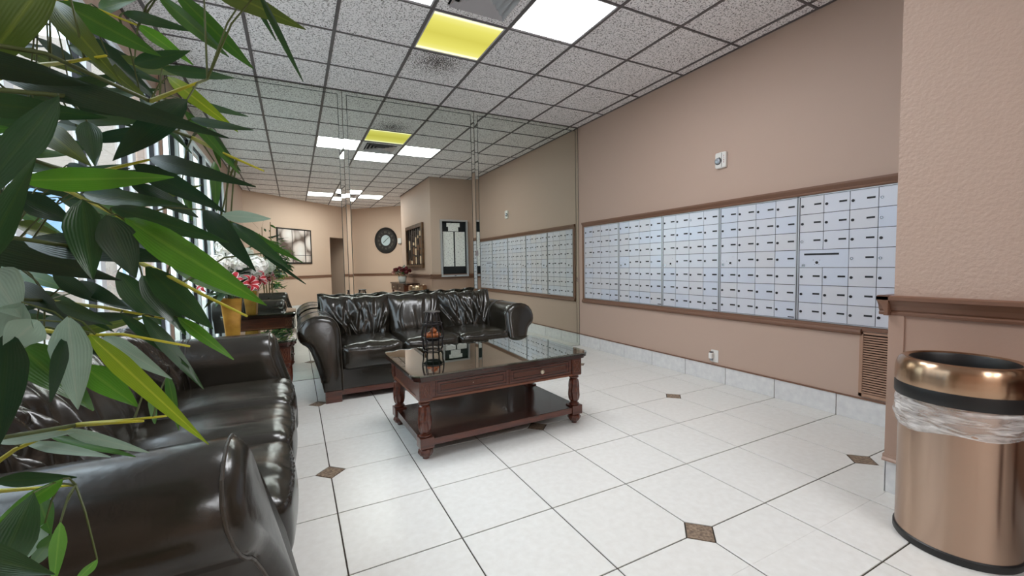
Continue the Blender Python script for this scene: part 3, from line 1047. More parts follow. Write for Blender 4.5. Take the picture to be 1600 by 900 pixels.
def carved_table(name, w, d, h, label, cat, loc, rz, drawers, inset=0.055, sag=0.0):
    t = tag(empty(name, loc, rz), label, cat)
    gl = MB().prism(rrect(w, d, 0.06), h - 0.011, h, 0.003, 0.003)
    go = gl.build('glass_top', M_tglass, t)
    ge_ = MB().prism(rrect(w - 0.004, d - 0.004, 0.058), h - 0.0135, h - 0.0112).build('glass_edge', M_gedge, t)
    tilt = Matrix.Translation((0, 0, h)) @ Matrix.Rotation(sag, 4, 'X') @ Matrix.Translation((0, 0, -h))
    go.matrix_local = tilt
    ge_.matrix_local = tilt
    top = MB().prism(rrect(w - 0.01, d - 0.01, 0.058), h - 0.034, h - 0.0138).prism(rrect(w - 0.035, d - 0.035, 0.05), h - 0.048, h - 0.034)
    top.build('top_board', M_wood_d, t)
    za, zb = h - 0.175, h - 0.048
    hw, hd = w / 2 - inset, d / 2 - inset
    ap = MB().box(-hw, hw, -hd, hd, za + 0.012, zb)
    ap.build('apron', M_wood, t)
    MB().box(-hw - 0.006, hw + 0.006, -hd - 0.006, hd + 0.006, za, za + 0.014).build('apron_bead', M_wood_c, t)
    # corner blocks with carved crosses
    cb = 0.078
    for sx in (-1, 1):
        for sy in (-1, 1):
            x, y = sx * (hw - cb / 2 + 0.008), sy * (hd - cb / 2 + 0.008)
            o = MB().box(-cb / 2, cb / 2, -cb / 2, cb / 2, za + 0.006, zb - 0.001).build('corner_block', M_wood, t, loc=(x, y, 0))
            a, zz0, zz1 = cb / 2 - 0.014, za + 0.026, zb - 0.020
            for fy in (-1, 1):
                cv = MB()
                yy = fy * (cb / 2 + 0.001)
                for q in ([(-a, yy, zz0), (a, yy, zz1)], [(-a, yy, zz1), (a, yy, zz0)], [(-a, yy, zz0), (-a, yy, zz1), (a, yy, zz1), (a, yy, zz0), (-a, yy, zz0)],
                          [(0, yy, zz0), (a * .55, yy, (zz0 + zz1) / 2), (0, yy, zz1), (-a * .55, yy, (zz0 + zz1) / 2), (0, yy, zz0)]):
                    cv.tube(q, 0.0022, 5)
                cv.build('carving', M_wood_c, o)
            link('leg', carved_leg(za, 0.135, 0, 0.036).mesh('leg', M_wood, 0.7), t, (x, y, 0))
            MB().box(-0.042, 0.042, -0.042, 0.042, 0.072, 0.135).build('leg_block', M_wood, t, loc=(x, y, 0))
            link('bun_foot', bun_foot(0.074, 0.045).mesh('bun_foot', M_wood, 0.7), t, (x, y, 0))
    MB().box(-hw + 0.0, hw - 0.0, -hd + 0.0, hd - 0.0, 0.082, 0.125).build('shelf', M_wood_d, t)
    MB().box(-hw + 0.07, hw - 0.07, -hd - 0.004, -hd, 0.084, 0.123).build('shelf_edge', M_wood, t)
    MB().box(-hw + 0.07, hw - 0.07, hd, hd + 0.004, 0.084, 0.123).build('shelf_edge', M_wood, t)
    # drawers on the front (-y) face
    x0, x1 = -hw + 0.085, hw - 0.085
    n = len(drawers)
    for k, knob in enumerate(drawers):
        a = x0 + (x1 - x0) * k / n + 0.008
        b = x0 + (x1 - x0) * (k + 1) / n - 0.008
        z0, z1 = za + 0.024, zb - 0.010
        dr = MB().box(a, b, -hd - 0.006, -hd + 0.001, z0, z1).build('drawer', M_wood, t)
        MB().box(a + 0.035, b - 0.035, -hd - 0.0075, -hd - 0.006, z0 + 0.022, z1 - 0.022).build('drawer_panel', M_weave, dr)
        bd = MB()
        for e, rr in ((0.010, 0.003), (0.030, 0.0028)):
            yy = -hd - 0.007
            e2 = min(e, (z1 - z0) * 0.30)
            bd.tube([(a + e, yy, z0 + e2), (b - e, yy, z0 + e2), (b - e, yy, z1 - e2), (a + e, yy, z1 - e2)], rr, 6, closed=True)
        bd.build('bead_moulding', M_wood_d, dr)
        c = Vector(((a + b) / 2, -hd - 0.006, (z0 + z1) / 2))
        if knob:
            kb = MB().lathe([(0.006, 0.0), (0.005, 0.012), (0.013, 0.016), (0.015, 0.022), (0.011, 0.028), (0.0, 0.030)], 20).build('knob', M_knob, dr, True, loc=c)
            kb.rotation_euler = (PI / 2, 0, 0)
        else:
            kb = MB().lathe([(0.003, 0.0), (0.003, 0.003)], 8).build('screw_hole', M_knob, dr, loc=c)
            kb.rotation_euler = (PI / 2, 0, 0)
    return t


carved_table('coffee_table', 1.28, 0.80, 0.53, 'carved dark mahogany coffee table with glass top and two drawers', 'coffee table', (1.203, 2.785, 0), 0.025, (False, True), sag=0.012)
carved_table('side_table', 0.74, 0.70, 0.638, 'carved mahogany side table with glass top between the sofas', 'side table', (-0.375, 3.775, 0), 0.0, (True,))

# ------------------------------------------------------------------ leather sofas
M_leather = mat('black_olive_leather', (40, 36, 29), 0.22, bump=(38, 0.10, 0.006), var=(4, (30, 27, 22), 0.3, 0.7), spec=0.6)
M_leather_p = mat('leather_piping', (34, 30, 26), 0.4)
M_leather_l = mat('leather_piping_pale', (58, 52, 45), 0.35)  # arm piping, a little paler than the leather
ARM = [(-.805, .10), (-.805, .25), (-.805, .42), (-.805, .56), (-.81, .62), (-.828, .672), (-.86, .712), (-.90, .732), (-.95, .74), (-1.0, .738), (-1.05, .724), (-1.092, .698),
       (-1.122, .658), (-1.135, .61), (-1.132, .57), (-1.118, .538), (-1.096, .516), (-1.072, .500), (-1.052, .478), (-1.035, .44), (-1.015, .38), (-.99, .29), (-.967, .19), (-.95, .10)]


def arm_front(z):
    t = min(1, max(0, (z - 0.25) / 0.45))
    return -0.435 + 0.10 * t * t * (3 - 2 * t)


def inset_poly(p, d):
    n = len(p)
    out = []
    for i in range(n):
        a, b, c = Vector(p[i - 1]), Vector(p[i]), Vector(p[(i + 1) % n])
        e1, e2 = (b - a).normalized(), (c - b).normalized()
        n1, n2 = Vector((-e1.y, e1.x)), Vector((-e2.y, e2.x))
        m = (n1 + n2)
        m = m.normalized() if m.length > 1e-6 else n1
        k = d / max(0.45, m.dot(n1))
        out.append((b.x + m.x * k, b.y + m.y * k))
    return out


def arm_mesh(sgn):
    P = ARM
    if poly_area(P) < 0:
        P = P[::-1]
    rows = []
    yb = 0.44
    for f in [k / 12 for k in range(13)]:
        rows.append([(x, yb + (arm_front(z) - yb) * f, z) for x, z in P])
    for d, dy in ((0.010, -0.016), (0.022, -0.028), (0.036, -0.036), (0.050, -0.040)):
        rows.append([(x, arm_front(z) + dy, z) for x, z in inset_poly(P, d)])
    b = MB().grid(rows, True)
    n = len(P)
    o = len(b.v)
    b.f.append(tuple(range(n)))
    b.f.append(tuple(range(o - n, o)))
    b.v = [(sgn * -1 * x if sgn > 0 else x, y, z) for x, y, z in b.v]
    return b


def pipe_along(sgn, f, r, off=0.0008):
    P = inset_poly(ARM if poly_area(ARM) > 0 else ARM[::-1], -off)
    pts = []
    for x, z in P:
        if z < 0.09:
            continue
        y = 0.44 + (arm_front(z) - 0.44) * f
        pts.append((-x if sgn > 0 else x, y, z))
    return pts


def soft_box(w, d, h, r, n=14, puff=0.02, seed=0, wr=0.0):
    rr = random.Random(seed)
    fold = [(rr.uniform(-1, 1), rr.uniform(-.6, .6), rr.uniform(0.05, 0.12), rr.uniform(0.3, 1)) for _ in range(7)]
    bm = bmesh.new()
    bmesh.ops.create_cube(bm, size=2.0)
    bmesh.ops.subdivide_edges(bm, edges=bm.edges, cuts=n, use_grid_fill=True)
    hx, hy, hz = w / 2, d / 2, h / 2
    for v in bm.verts:
        p = v.co.copy()
        u, t, s = p
        q = Vector((u * hx, t * hy, s * hz))
        c = Vector((max(-hx + r, min(hx - r, q.x)), max(-hy + r, min(hy - r, q.y)), max(-hz + r, min(hz - r, q.z))))
        e = q - c
        if e.length > 1e-9:
            q = c + e.normalized() * r
        if s > 0:
            q.z += puff * (1 - u * u) * (1 - t * t) * s
            for a, bb, ww, am in fold:
                q.z += wr * am * math.exp(-((u - a - bb * t) / ww) ** 2) * max(0, s) * (0.4 + 0.6 * t * t) * (1 - u ** 4)
        q.y -= puff * 0.8 * (1 - u * u) * (1 - s * s) * max(0, -t)
        v.co = q
    me = bpy.data.meshes.new('cushion')
    bm.to_mesh(me)
    bm.free()
    me.polygons.foreach_set('use_smooth', [True] * len(me.polygons))
    return me


def back_cushion(w, h, seed, nf, amp, T=0.105):
    rr = random.Random(seed)
    folds = []
    for k in range(nf):
        a0 = -0.95 + 1.9 * (k + rr.random()) / nf
        folds.append((a0, rr.uniform(-.22, .22) + 0.22 * a0, rr.uniform(-.3, .3), rr.uniform(.035, .085), rr.uniform(.5, 1) * amp, rr.uniform(-.7, .5), rr.uniform(.35, .9)))
    nu, nv = 72, 48
    fr, bk = [], []
    for j in range(nv + 1):
        v = -1 + 2 * j / nv
        ra, rb = [], []
        for i in range(nu + 1):
            u = -1 + 2 * i / nu
            e = max(0.0, (1 - abs(u) ** 5)) ** 0.55 * max(0.0, (1 - abs(v) ** 4)) ** 0.55
            y = -T * e * (1.0 + 0.18 * (-v))
            for a, b, c, ww, am, vc, vw in folds:
                u0 = a + b * (v - vc) + c * (v - vc) ** 2
                win = math.exp(-((v - vc) / vw) ** 4)
                k = (u - u0) / ww
                if abs(k) < 4:
                    y -= am * win * (math.exp(-k * k) - 0.7 * math.exp(-(k - 1.5) ** 2)) * e ** 0.6
            # gathers along the top seam
            y -= 0.006 * amp / 0.02 * math.sin(u * 34 + 3 * math.sin(u * 7 + seed)) * max(0, v) ** 6 * e ** 0.5
            x = w / 2 * u * (1 + 0.05 * v) * (1 - 0.03 * (1 - v * v) * 0)
            z = h / 2 * v * (1 - 0.05 * (1 - u * u)) + 0.008 * math.sin(u * 11 + seed) * (max(0, v) ** 4)
            ra.append((x, y, z))
            rb.append((x, 0.05 * e, z))
        fr.append(ra)
        bk.append(rb)
    b = MB().grid(fr)
    b.grid([r[::-1] for r in bk])
    me = b.mesh('back_cushion', M_leather, True)
    bm = bmesh.new()
    bm.from_mesh(me)
    bmesh.ops.remove_doubles(bm, verts=bm.verts, dist=0.0004)
    bmesh.ops.recalc_face_normals(bm, faces=bm.faces)
    bm.to_mesh(me)
    bm.free()
    return me


def make_sofa(loc, rz, label):
    s = tag(empty('leather_sofa', loc, rz), label, 'sofa', 'black leather sofas')
    for sgn in (-1, 1):
        a = arm_mesh(sgn).build('arm', M_leather, s, 0.9)
        MB().tube(pipe_along(sgn, 1.0, 0), 0.0045, 6).build('piping', M_leather_l, a)
        MB().tube(pipe_along(sgn, 0.42, 0, 0.0005), 0.0035, 6).build('seam', M_leather_p, a)
        MB().tube(pipe_along(sgn, 0.455, 0, 0.0005), 0.003, 6).build('seam', M_leather_p, a)
    me = soft_box(1.70, 0.15, 0.63, 0.05, 8, 0.0)
    me.materials.append(M_leather)
    link('back_frame', me, s, (0, 0.385, 0.415))
    MB().box(-0.81, 0.81, -0.405, 0.30, 0.10, 0.275).build('front_apron', M_leather, s)
    sw = 1.612 / 3
    for k in range(3):
        me = soft_box(sw - 0.003, 0.635, 0.215, 0.05, 16, 0.028, k + 3, 0.012)
        me.materials.append(M_leather)
        c = link('seat_cushion', me, s, (-0.806 + sw * (k + .5), -0.135, 0.372))
        pts = []
        for q in range(41):
            u = -1 + q / 20
            pts.append((u * (sw / 2 - 0.03), -0.3175 + 0.012 - 0.02 * (1 - u * u) + 0.0035 * math.sin(q * 2.2), 0.080 + 0.003 * math.cos(q * 2.9)))
        MB().tube(pts, 0.005, 6).build('gathered_seam', M_leather_p, c)
        seed, nf, amp = ((11, 17, 0.036), (23, 6, 0.014), (37, 19, 0.036))[k]
        w = sw * (1.22, 1.08, 1.16)[k]
        bc = link('back_cushion', back_cushion(w, 0.50, seed, nf, amp), s, (-0.806 + sw * (k + .5) + (-0.055, 0.005, 0.045)[k], 0.255 if k == 1 else 0.24, 0.628))
        bc.rotation_euler = (-0.30, (0.02, 0, -0.02)[k], 0)
    MB().box(-0.93, 0.93, -0.415, 0.42, 0.055, 0.10).build('plinth_rail', M_wood, s)
    for sx in (-1, 1):
        for (y0, y1) in ((-0.43, -0.32), (0.32, 0.43)):
            MB().box(sx * 0.88 - 0.065, sx * 0.88 + 0.065, y0, y1, 0.0, 0.10).build('foot', M_wood, s)
    return s


make_sofa((1.135, 4.295, 0), 0.0, 'black leather three-seat sofa in front of the mirror wall, facing the room')
make_sofa((-0.495, 2.175, 0), PI / 2, 'black leather three-seat sofa along the windows, behind the leafy plant')

# ------------------------------------------------------------------ lantern on the coffee table
M_iron = mat('dark_iron', (38, 34, 36), 0.4, metal=0.6)
M_copper = mat('copper_balls', (176, 100, 52), 0.35, metal=0.3, var=(30, (110, 56, 30), 0.35, 0.65))
la = tag(empty('wire_lantern', (0.885, 3.02, 0.534)), 'dark iron wire lantern with copper balls inside, on the coffee table', 'lantern')
circ = lambda r, z, n=24: [(r * math.cos(2 * PI * k / n), r * math.sin(2 * PI * k / n), z) for k in range(n)]
for r, z, t in ((0.062, 0.004, 0.004), (0.078, 0.10, 0.003), (0.066, 0.19, 0.003), (0.07, 0.20, 0.004)):
    MB().tube(circ(r, z), t, 6, closed=True).build('hoop', M_iron, la, True)
MB().lathe([(0.0, 0.280), (0.058, 0.280), (0.062, 0.284), (0.058, 0.288), (0.0, 0.288)], 24).build('top_plate', M_iron, la, 0.6)
MB().lathe([(0.0, 0.07), (0.05, 0.075), (0.072, 0.095), (0.07, 0.098), (0.0, 0.082)], 24, close=False).build('tray', M_iron, la, 0.6)
for k in range(10):
    a = 2 * PI * k / 10
    pts = []
    for q in range(13):
        f = q / 12
        z = 0.004 + f * 0.278
        r = 0.062 + 0.020 * math.sin(PI * min(1, f / 0.72)) if f < 0.72 else 0.062 - 0.022 * (f - 0.72) / 0.28
        if f < 0.3:
            r += 0.006 * math.sin(f / 0.3 * 2 * PI)
        pts.append((r * math.cos(a), r * math.sin(a), z))
    MB().tube(pts, 0.0036 if k % 2 else 0.0052, 6).build('wire', M_iron, la, True)
lr = random.Random(9)
for k in range(9):
    a = 2 * PI * k / 7
    rr_, z = (0.040, 0.112) if k < 7 else (0.012, 0.14)
    bm = bmesh.new()
    bmesh.ops.create_icosphere(bm, subdivisions=2, radius=0.0215)
    me = bpy.data.meshes.new('copper_ball')
    bm.to_mesh(me)
    bm.free()
    me.materials.append(M_copper)
    me.polygons.foreach_set('use_smooth', [True] * len(me.polygons))
    link('copper_ball', me, la, (rr_ * math.cos(a), rr_ * math.sin(a), z + (0.008 if k == 8 else 0)))

# ------------------------------------------------------------------ gold vase and flowers on the side table
M_gold = mat('gold_glaze', (190, 142, 58), 0.32, metal=0.35, var=(12, (150, 104, 36), 0.3, 0.7))
VX, VY, VZ = -0.456, 3.975, 0.638
va = tag(empty('gold_vase', (VX, VY, VZ), 0.12), 'tall square flared gold vase on the side table', 'vase')
sqr = lambda h, z: [(x, y, z) for x, y in rrect(2 * h, 2 * h, 0.008, 3)]
rows = [sqr(0.0, 0.0), sqr(0.046, 0.0), sqr(0.049, 0.004), sqr(0.060, 0.15), sqr(0.073, 0.286), sqr(0.074, 0.290), sqr(0.069, 0.290), sqr(0.056, 0.15), sqr(0.045, 0.02), sqr(0.0, 0.02)]
MB().grid(rows, True).build('body', M_gold, va, 0.6)
M_petw = mat('white_petal', (250, 249, 244), 0.6, var=(30, (240, 238, 222), 0.3, 0.6))
M_green = mat('bouquet_leaf', (40, 70, 36), 0.4)
M_stem = mat('bouquet_stem', (70, 96, 44), 0.5)


def petal_material():
    m = bpy.data.materials.new('lily_petal')
    m.use_nodes = True
    nt = m.node_tree
    a = nt.nodes.new('ShaderNodeAttribute')
    a.attribute_name = 'petal'
    r = nt.nodes.new('ShaderNodeValToRGB')
    r.color_ramp.elements[0].color = lin(168, 18, 34)
    r.color_ramp.elements[0].position = 0.62
    r.color_ramp.elements[1].color = lin(246, 222, 222)
    r.color_ramp.elements[1].position = 0.95
    nt.links.new(a.outputs['Fac'], r.inputs['Fac'])
    nt.links.new(r.outputs['Color'], nt.nodes['Principled BSDF'].inputs['Base Color'])
    nt.nodes['Principled BSDF'].inputs['Roughness'].default_value = 0.5
    return m


M_lily = petal_material()


def hydrangea(r, seed):
    q = random.Random(seed)
    b = MB()
    for k in range(90):
        z = 1 - 1.7 * (k + .5) / 90
        t = k * 2.39996
        n = Vector((math.sqrt(max(0, 1 - z * z)) * math.cos(t), math.sqrt(max(0, 1 - z * z)) * math.sin(t), z))
        c = n * r * q.uniform(0.72, 1.08)
        ax = n.orthogonal().normalized()
        ay = n.cross(ax)
        rot = q.uniform(0, PI)
        s_ = r * 0.27
        for p in range(4):
            a = rot + p * PI / 2
            d = ax * math.cos(a) + ay * math.sin(a)
            e = ax * -math.sin(a) + ay * math.cos(a)
            b.add([c, c + d * s_ * .6 + e * s_ * .5 + n * s_ * .15, c + d * s_ * 1.1 + n * s_ * .05, c + d * s_ * .6 - e * s_ * .5 + n * s_ * .15], [(0, 1, 2, 3)])
    return b


def lily(r, m):
    vs_, fs, at = [], [], []
    for p in range(6):
        a = p * PI / 3
        L, W = r, r * (0.30 if p % 2 else 0.22)
        o = len(vs_)
        for i in range(8):
            f = i / 7
            rad = L * (f ** 0.9)
            z = r * (0.75 * math.sin(f * 1.9) - 0.5 * f ** 3)
            hw = W * math.sin(PI * min(0.97, f * 0.92 + 0.06)) ** 0.8
            for k in range(5):
                s_ = (k - 2) / 2
                x, y = rad, s_ * hw
                vs_.append((x * math.cos(a) - y * math.sin(a), x * math.sin(a) + y * math.cos(a), z + 0.04 * r * abs(s_)))
                at.append(abs(s_))
        for i in range(7):
            for k in range(4):
                fs.append((o + i * 5 + k, o + i * 5 + k + 1, o + (i + 1) * 5 + k + 1, o + (i + 1) * 5 + k))
    me = bpy.data.meshes.new('lily_bloom')
    me.from_pydata(vs_, [], fs)
    at_ = me.attributes.new('petal', 'FLOAT', 'POINT')
    at_.data.foreach_set('value', at)
    me.materials.append(m)
    me.polygons.foreach_set('use_smooth', [True] * len(me.polygons))
    return me


def leaf_shape(L, W, bow, n=7):
    """flat lance leaf along +X, normal +Z, drooping by bow"""
    vs_, fs = [], []
    for i in range(n + 1):
        f = i / n
        hw = W / 2 * (math.sin(PI * f ** 0.8) ** 0.8 if 0 < f < 1 else 0) + 0.0004
        z = bow * L * (f * f) * -1
        vs_ += [(L * f, -hw, z + 0.12 * hw), (L * f, 0, z - 0.05 * hw), (L * f, hw, z + 0.12 * hw)]
    for i in range(n):
        for k in range(2):
            a = i * 3 + k
            fs.append((a, a + 1, a + 4, a + 3))
    return MB().add(vs_, fs)


fl = tag(empty('flower_arrangement', (VX, VY, VZ + 0.29), 0), 'silk bouquet of white hydrangeas and red lilies in the gold vase', 'flowers')
q = random.Random(4)
HYD = [(-0.07, -0.10, 0.26, .085), (0.06, -0.02, 0.28, .08), (0.18, 0.05, 0.25, .08), (-0.16, 0.02, 0.24, .08), (0.02, 0.12, 0.32, .085), (-0.02, 0.0, 0.40, .07), (0.12, 0.14, 0.20, .07)]
LIL = [(0.03, -0.15, 0.14, .075), (0.13, -0.10, 0.11, .08), (0.20, -0.02, 0.15, .07), (-0.13, -0.12, 0.12, .075), (0.10, 0.17, 0.10, .075), (-0.06, 0.17, 0.13, .075)]
for k, (x, y, z, r) in enumerate(HYD):
    h = hydrangea(r, k).build('hydrangea_head', M_petw, fl, fix=False, loc=(x, y, z))
    MB().tube([(0, 0, 0), (-x * 0.3 * 1, -y * 0.3, -z * 0.45), (-x * 0.92, -y * 0.92, -z - 0.12)], 0.003, 6).build('stem', M_stem, h)
lm = lily(1.0, M_lily)
for k, (x, y, z, r) in enumerate(LIL):
    h = link('lily_bloom', lm, fl, (x, y, z))
    h.scale = (r, r, r)
    h.rotation_euler = (Vector((x, y, 0.06)).to_track_quat('Z', 'Y')).to_euler()
    st = MB().tube([(x, y, z), (x * 0.6, y * 0.6, z * 0.4), (x * 0.08, y * 0.08, -0.12)], 0.003, 6).build('stem', M_stem, fl)
bl_m = [leaf_shape(0.16, 0.05, b).mesh('leaf', M_green, True) for b in (0.1, 0.3, 0.5)]
for k in range(34):
    a = q.uniform(0, 2 * PI)
    e = q.uniform(-0.3, 0.9)
    o = link('leaf', q.choice(bl_m), fl, (0.04 * math.cos(a), 0.04 * math.sin(a), q.uniform(0.02, 0.22)))
    o.rotation_euler = (q.uniform(-.5, .5), -e, a)

# ------------------------------------------------------------------ leafy plant in the left foreground
def px(x, y, d):
    """world point on the pixel's ray at forward depth d"""
    return CAM + (F_AX + R_AX * ((x - 800) / F_PX) - U_AX * ((y - 450) / F_PX)) * d


def leaf_mat(name, rgb, rgb2, vein, rough=0.30):
    m = bpy.data.materials.new(name)
    m.use_nodes = True
    nt = m.node_tree
    b = nt.nodes['Principled BSDF']
    b.inputs['Roughness'].default_value = rough
    at = nt.nodes.new('ShaderNodeAttribute')
    at.attribute_name = 'across'
    tcn = nt.nodes.new('ShaderNodeTexCoord')
    n = nt.nodes.new('ShaderNodeTexNoise')
    n.inputs['Scale'].default_value = 22
    nt.links.new(tcn.outputs['Object'], n.inputs['Vector'])
    mx = nt.nodes.new('ShaderNodeMixRGB')
    mx.inputs['Color1'].default_value = lin(rgb)
    mx.inputs['Color2'].default_value = lin(rgb2)
    nt.links.new(n.outputs['Fac'], mx.inputs['Fac'])
    lt = nt.nodes.new('ShaderNodeMapRange')
    lt.inputs['From Min'].default_value = 0.0
    lt.inputs['From Max'].default_value = 0.16
    lt.inputs['To Min'].default_value = 0.8
    lt.inputs['To Max'].default_value = 0.0
    nt.links.new(at.outputs['Fac'], lt.inputs['Value'])
    m2 = nt.nodes.new('ShaderNodeMixRGB')
    m2.inputs['Color2'].default_value = lin(vein)
    nt.links.new(lt.outputs['Result'], m2.inputs['Fac'])
    nt.links.new(mx.outputs['Color'], m2.inputs['Color1'])
    nt.links.new(m2.outputs['Color'], b.inputs['Base Color'])
    # fine parallel ribs
    wv = nt.nodes.new('ShaderNodeMath')
    wv.operation = 'MULTIPLY'
    wv.inputs[1].default_value = 38
    nt.links.new(at.outputs['Fac'], wv.inputs[0])
    sn = nt.nodes.new('ShaderNodeMath')
    sn.operation = 'SINE'
    nt.links.new(wv.outputs[0], sn.inputs[0])
    bp = nt.nodes.new('ShaderNodeBump')
    bp.inputs['Strength'].default_value = 0.12
    bp.inputs['Distance'].default_value = 0.002
    nt.links.new(sn.outputs[0], bp.inputs['Height'])
    nt.links.new(bp.outputs['Normal'], b.inputs['Normal'])
    # a little light passes through the silk
    tr = nt.nodes.new('ShaderNodeBsdfTranslucent')
    nt.links.new(m2.outputs['Color'], tr.inputs['Color'])
    ms = nt.nodes.new('ShaderNodeMixShader')
    ms.inputs[0].default_value = 0.25
    nt.links.new(b.outputs[0], ms.inputs[1])
    nt.links.new(tr.outputs[0], ms.inputs[2])
    nt.links.new(ms.outputs[0], nt.nodes['Material Output'].inputs['Surface'])
    return m


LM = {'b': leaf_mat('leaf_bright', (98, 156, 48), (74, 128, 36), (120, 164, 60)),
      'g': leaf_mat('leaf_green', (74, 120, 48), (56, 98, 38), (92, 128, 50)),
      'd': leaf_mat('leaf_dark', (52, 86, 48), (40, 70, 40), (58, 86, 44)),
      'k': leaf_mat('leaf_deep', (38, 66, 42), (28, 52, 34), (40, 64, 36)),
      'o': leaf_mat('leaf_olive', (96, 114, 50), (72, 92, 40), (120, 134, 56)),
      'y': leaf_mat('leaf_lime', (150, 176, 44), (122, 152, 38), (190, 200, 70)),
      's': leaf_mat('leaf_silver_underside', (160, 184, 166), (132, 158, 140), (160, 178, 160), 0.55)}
M_ystem = mat('yellow_stem', (190, 186, 52), 0.5)
M_brstem = mat('branch_bark', (74, 84, 40), 0.6)
M_cane = mat('cane_bark', (120, 104, 62), 0.6, bump=(40, 0.3, 0.004))
PLX, PLY = -0.46, 0.44
plant = tag(empty('leafy_plant', (PLX, PLY, 0)), 'tall artificial bamboo plant with long green leaves in the left foreground', 'plant')
PINV = Vector((PLX, PLY, 0))
pr_ = random.Random(12)
LEAF_BASES = []


def plant_leaf(a, b, W, kind, roll=0.0, bow=0.06, fold=0.16, twist=0.0):
    """lance leaf from a to b (world points), its face turned to the camera then rolled"""
    a, b = Vector(a), Vector(b)
    LEAF_BASES.append(a - PINV)
    d = b - a
    L = d.length
    d.normalize()
    view = ((a + b) / 2 - CAM).normalized()
    side = d.cross(view)
    side = side.normalized() if side.length > 1e-5 else d.orthogonal().normalized()
    nrm = side.cross(d).normalized()
    n = 12
    vs_, fs, at = [], [], []
    for i in range(n + 1):
        f = i / n
        prof = (min(1.0, f / 0.30) ** 0.62 * (1 - max(0.0, (f - 0.30) / 0.70) ** 1.7) if 0 < f < 1 else 0.0)
        hw = W / 2 * prof + 0.0006
        c = a + d * (L * f) + nrm * (bow * L * 4 * f * (1 - f) * -1)
        ro = roll + twist * (f - 0.5)
        sd = side * math.cos(ro) + nrm * math.sin(ro)
        nn = nrm * math.cos(ro) - side * math.sin(ro)
        for k in range(5):
            s_ = (k - 2) / 2
            p = c + sd * (s_ * hw) - nn * (fold * hw * abs(s_)) + nn * 0.03 * W * math.sin(9 * f + 2.5 * s_) * abs(s_)
            vs_.append(p - PINV)
            at.append(abs(s_))
    for i in range(n):
        for k in range(4):
            fs.append((i * 5 + k, i * 5 + k + 1, (i + 1) * 5 + k + 1, (i + 1) * 5 + k))
    me = bpy.data.meshes.new('leaf')
    me.from_pydata([tuple(v) for v in vs_], [], fs)
    att = me.attributes.new('across', 'FLOAT', 'POINT')
    att.data.foreach_set('value', at)
    me.materials.append(LM[kind])
    me.polygons.foreach_set('use_smooth', [True] * len(me.polygons))
    return link('leaf', me, plant)


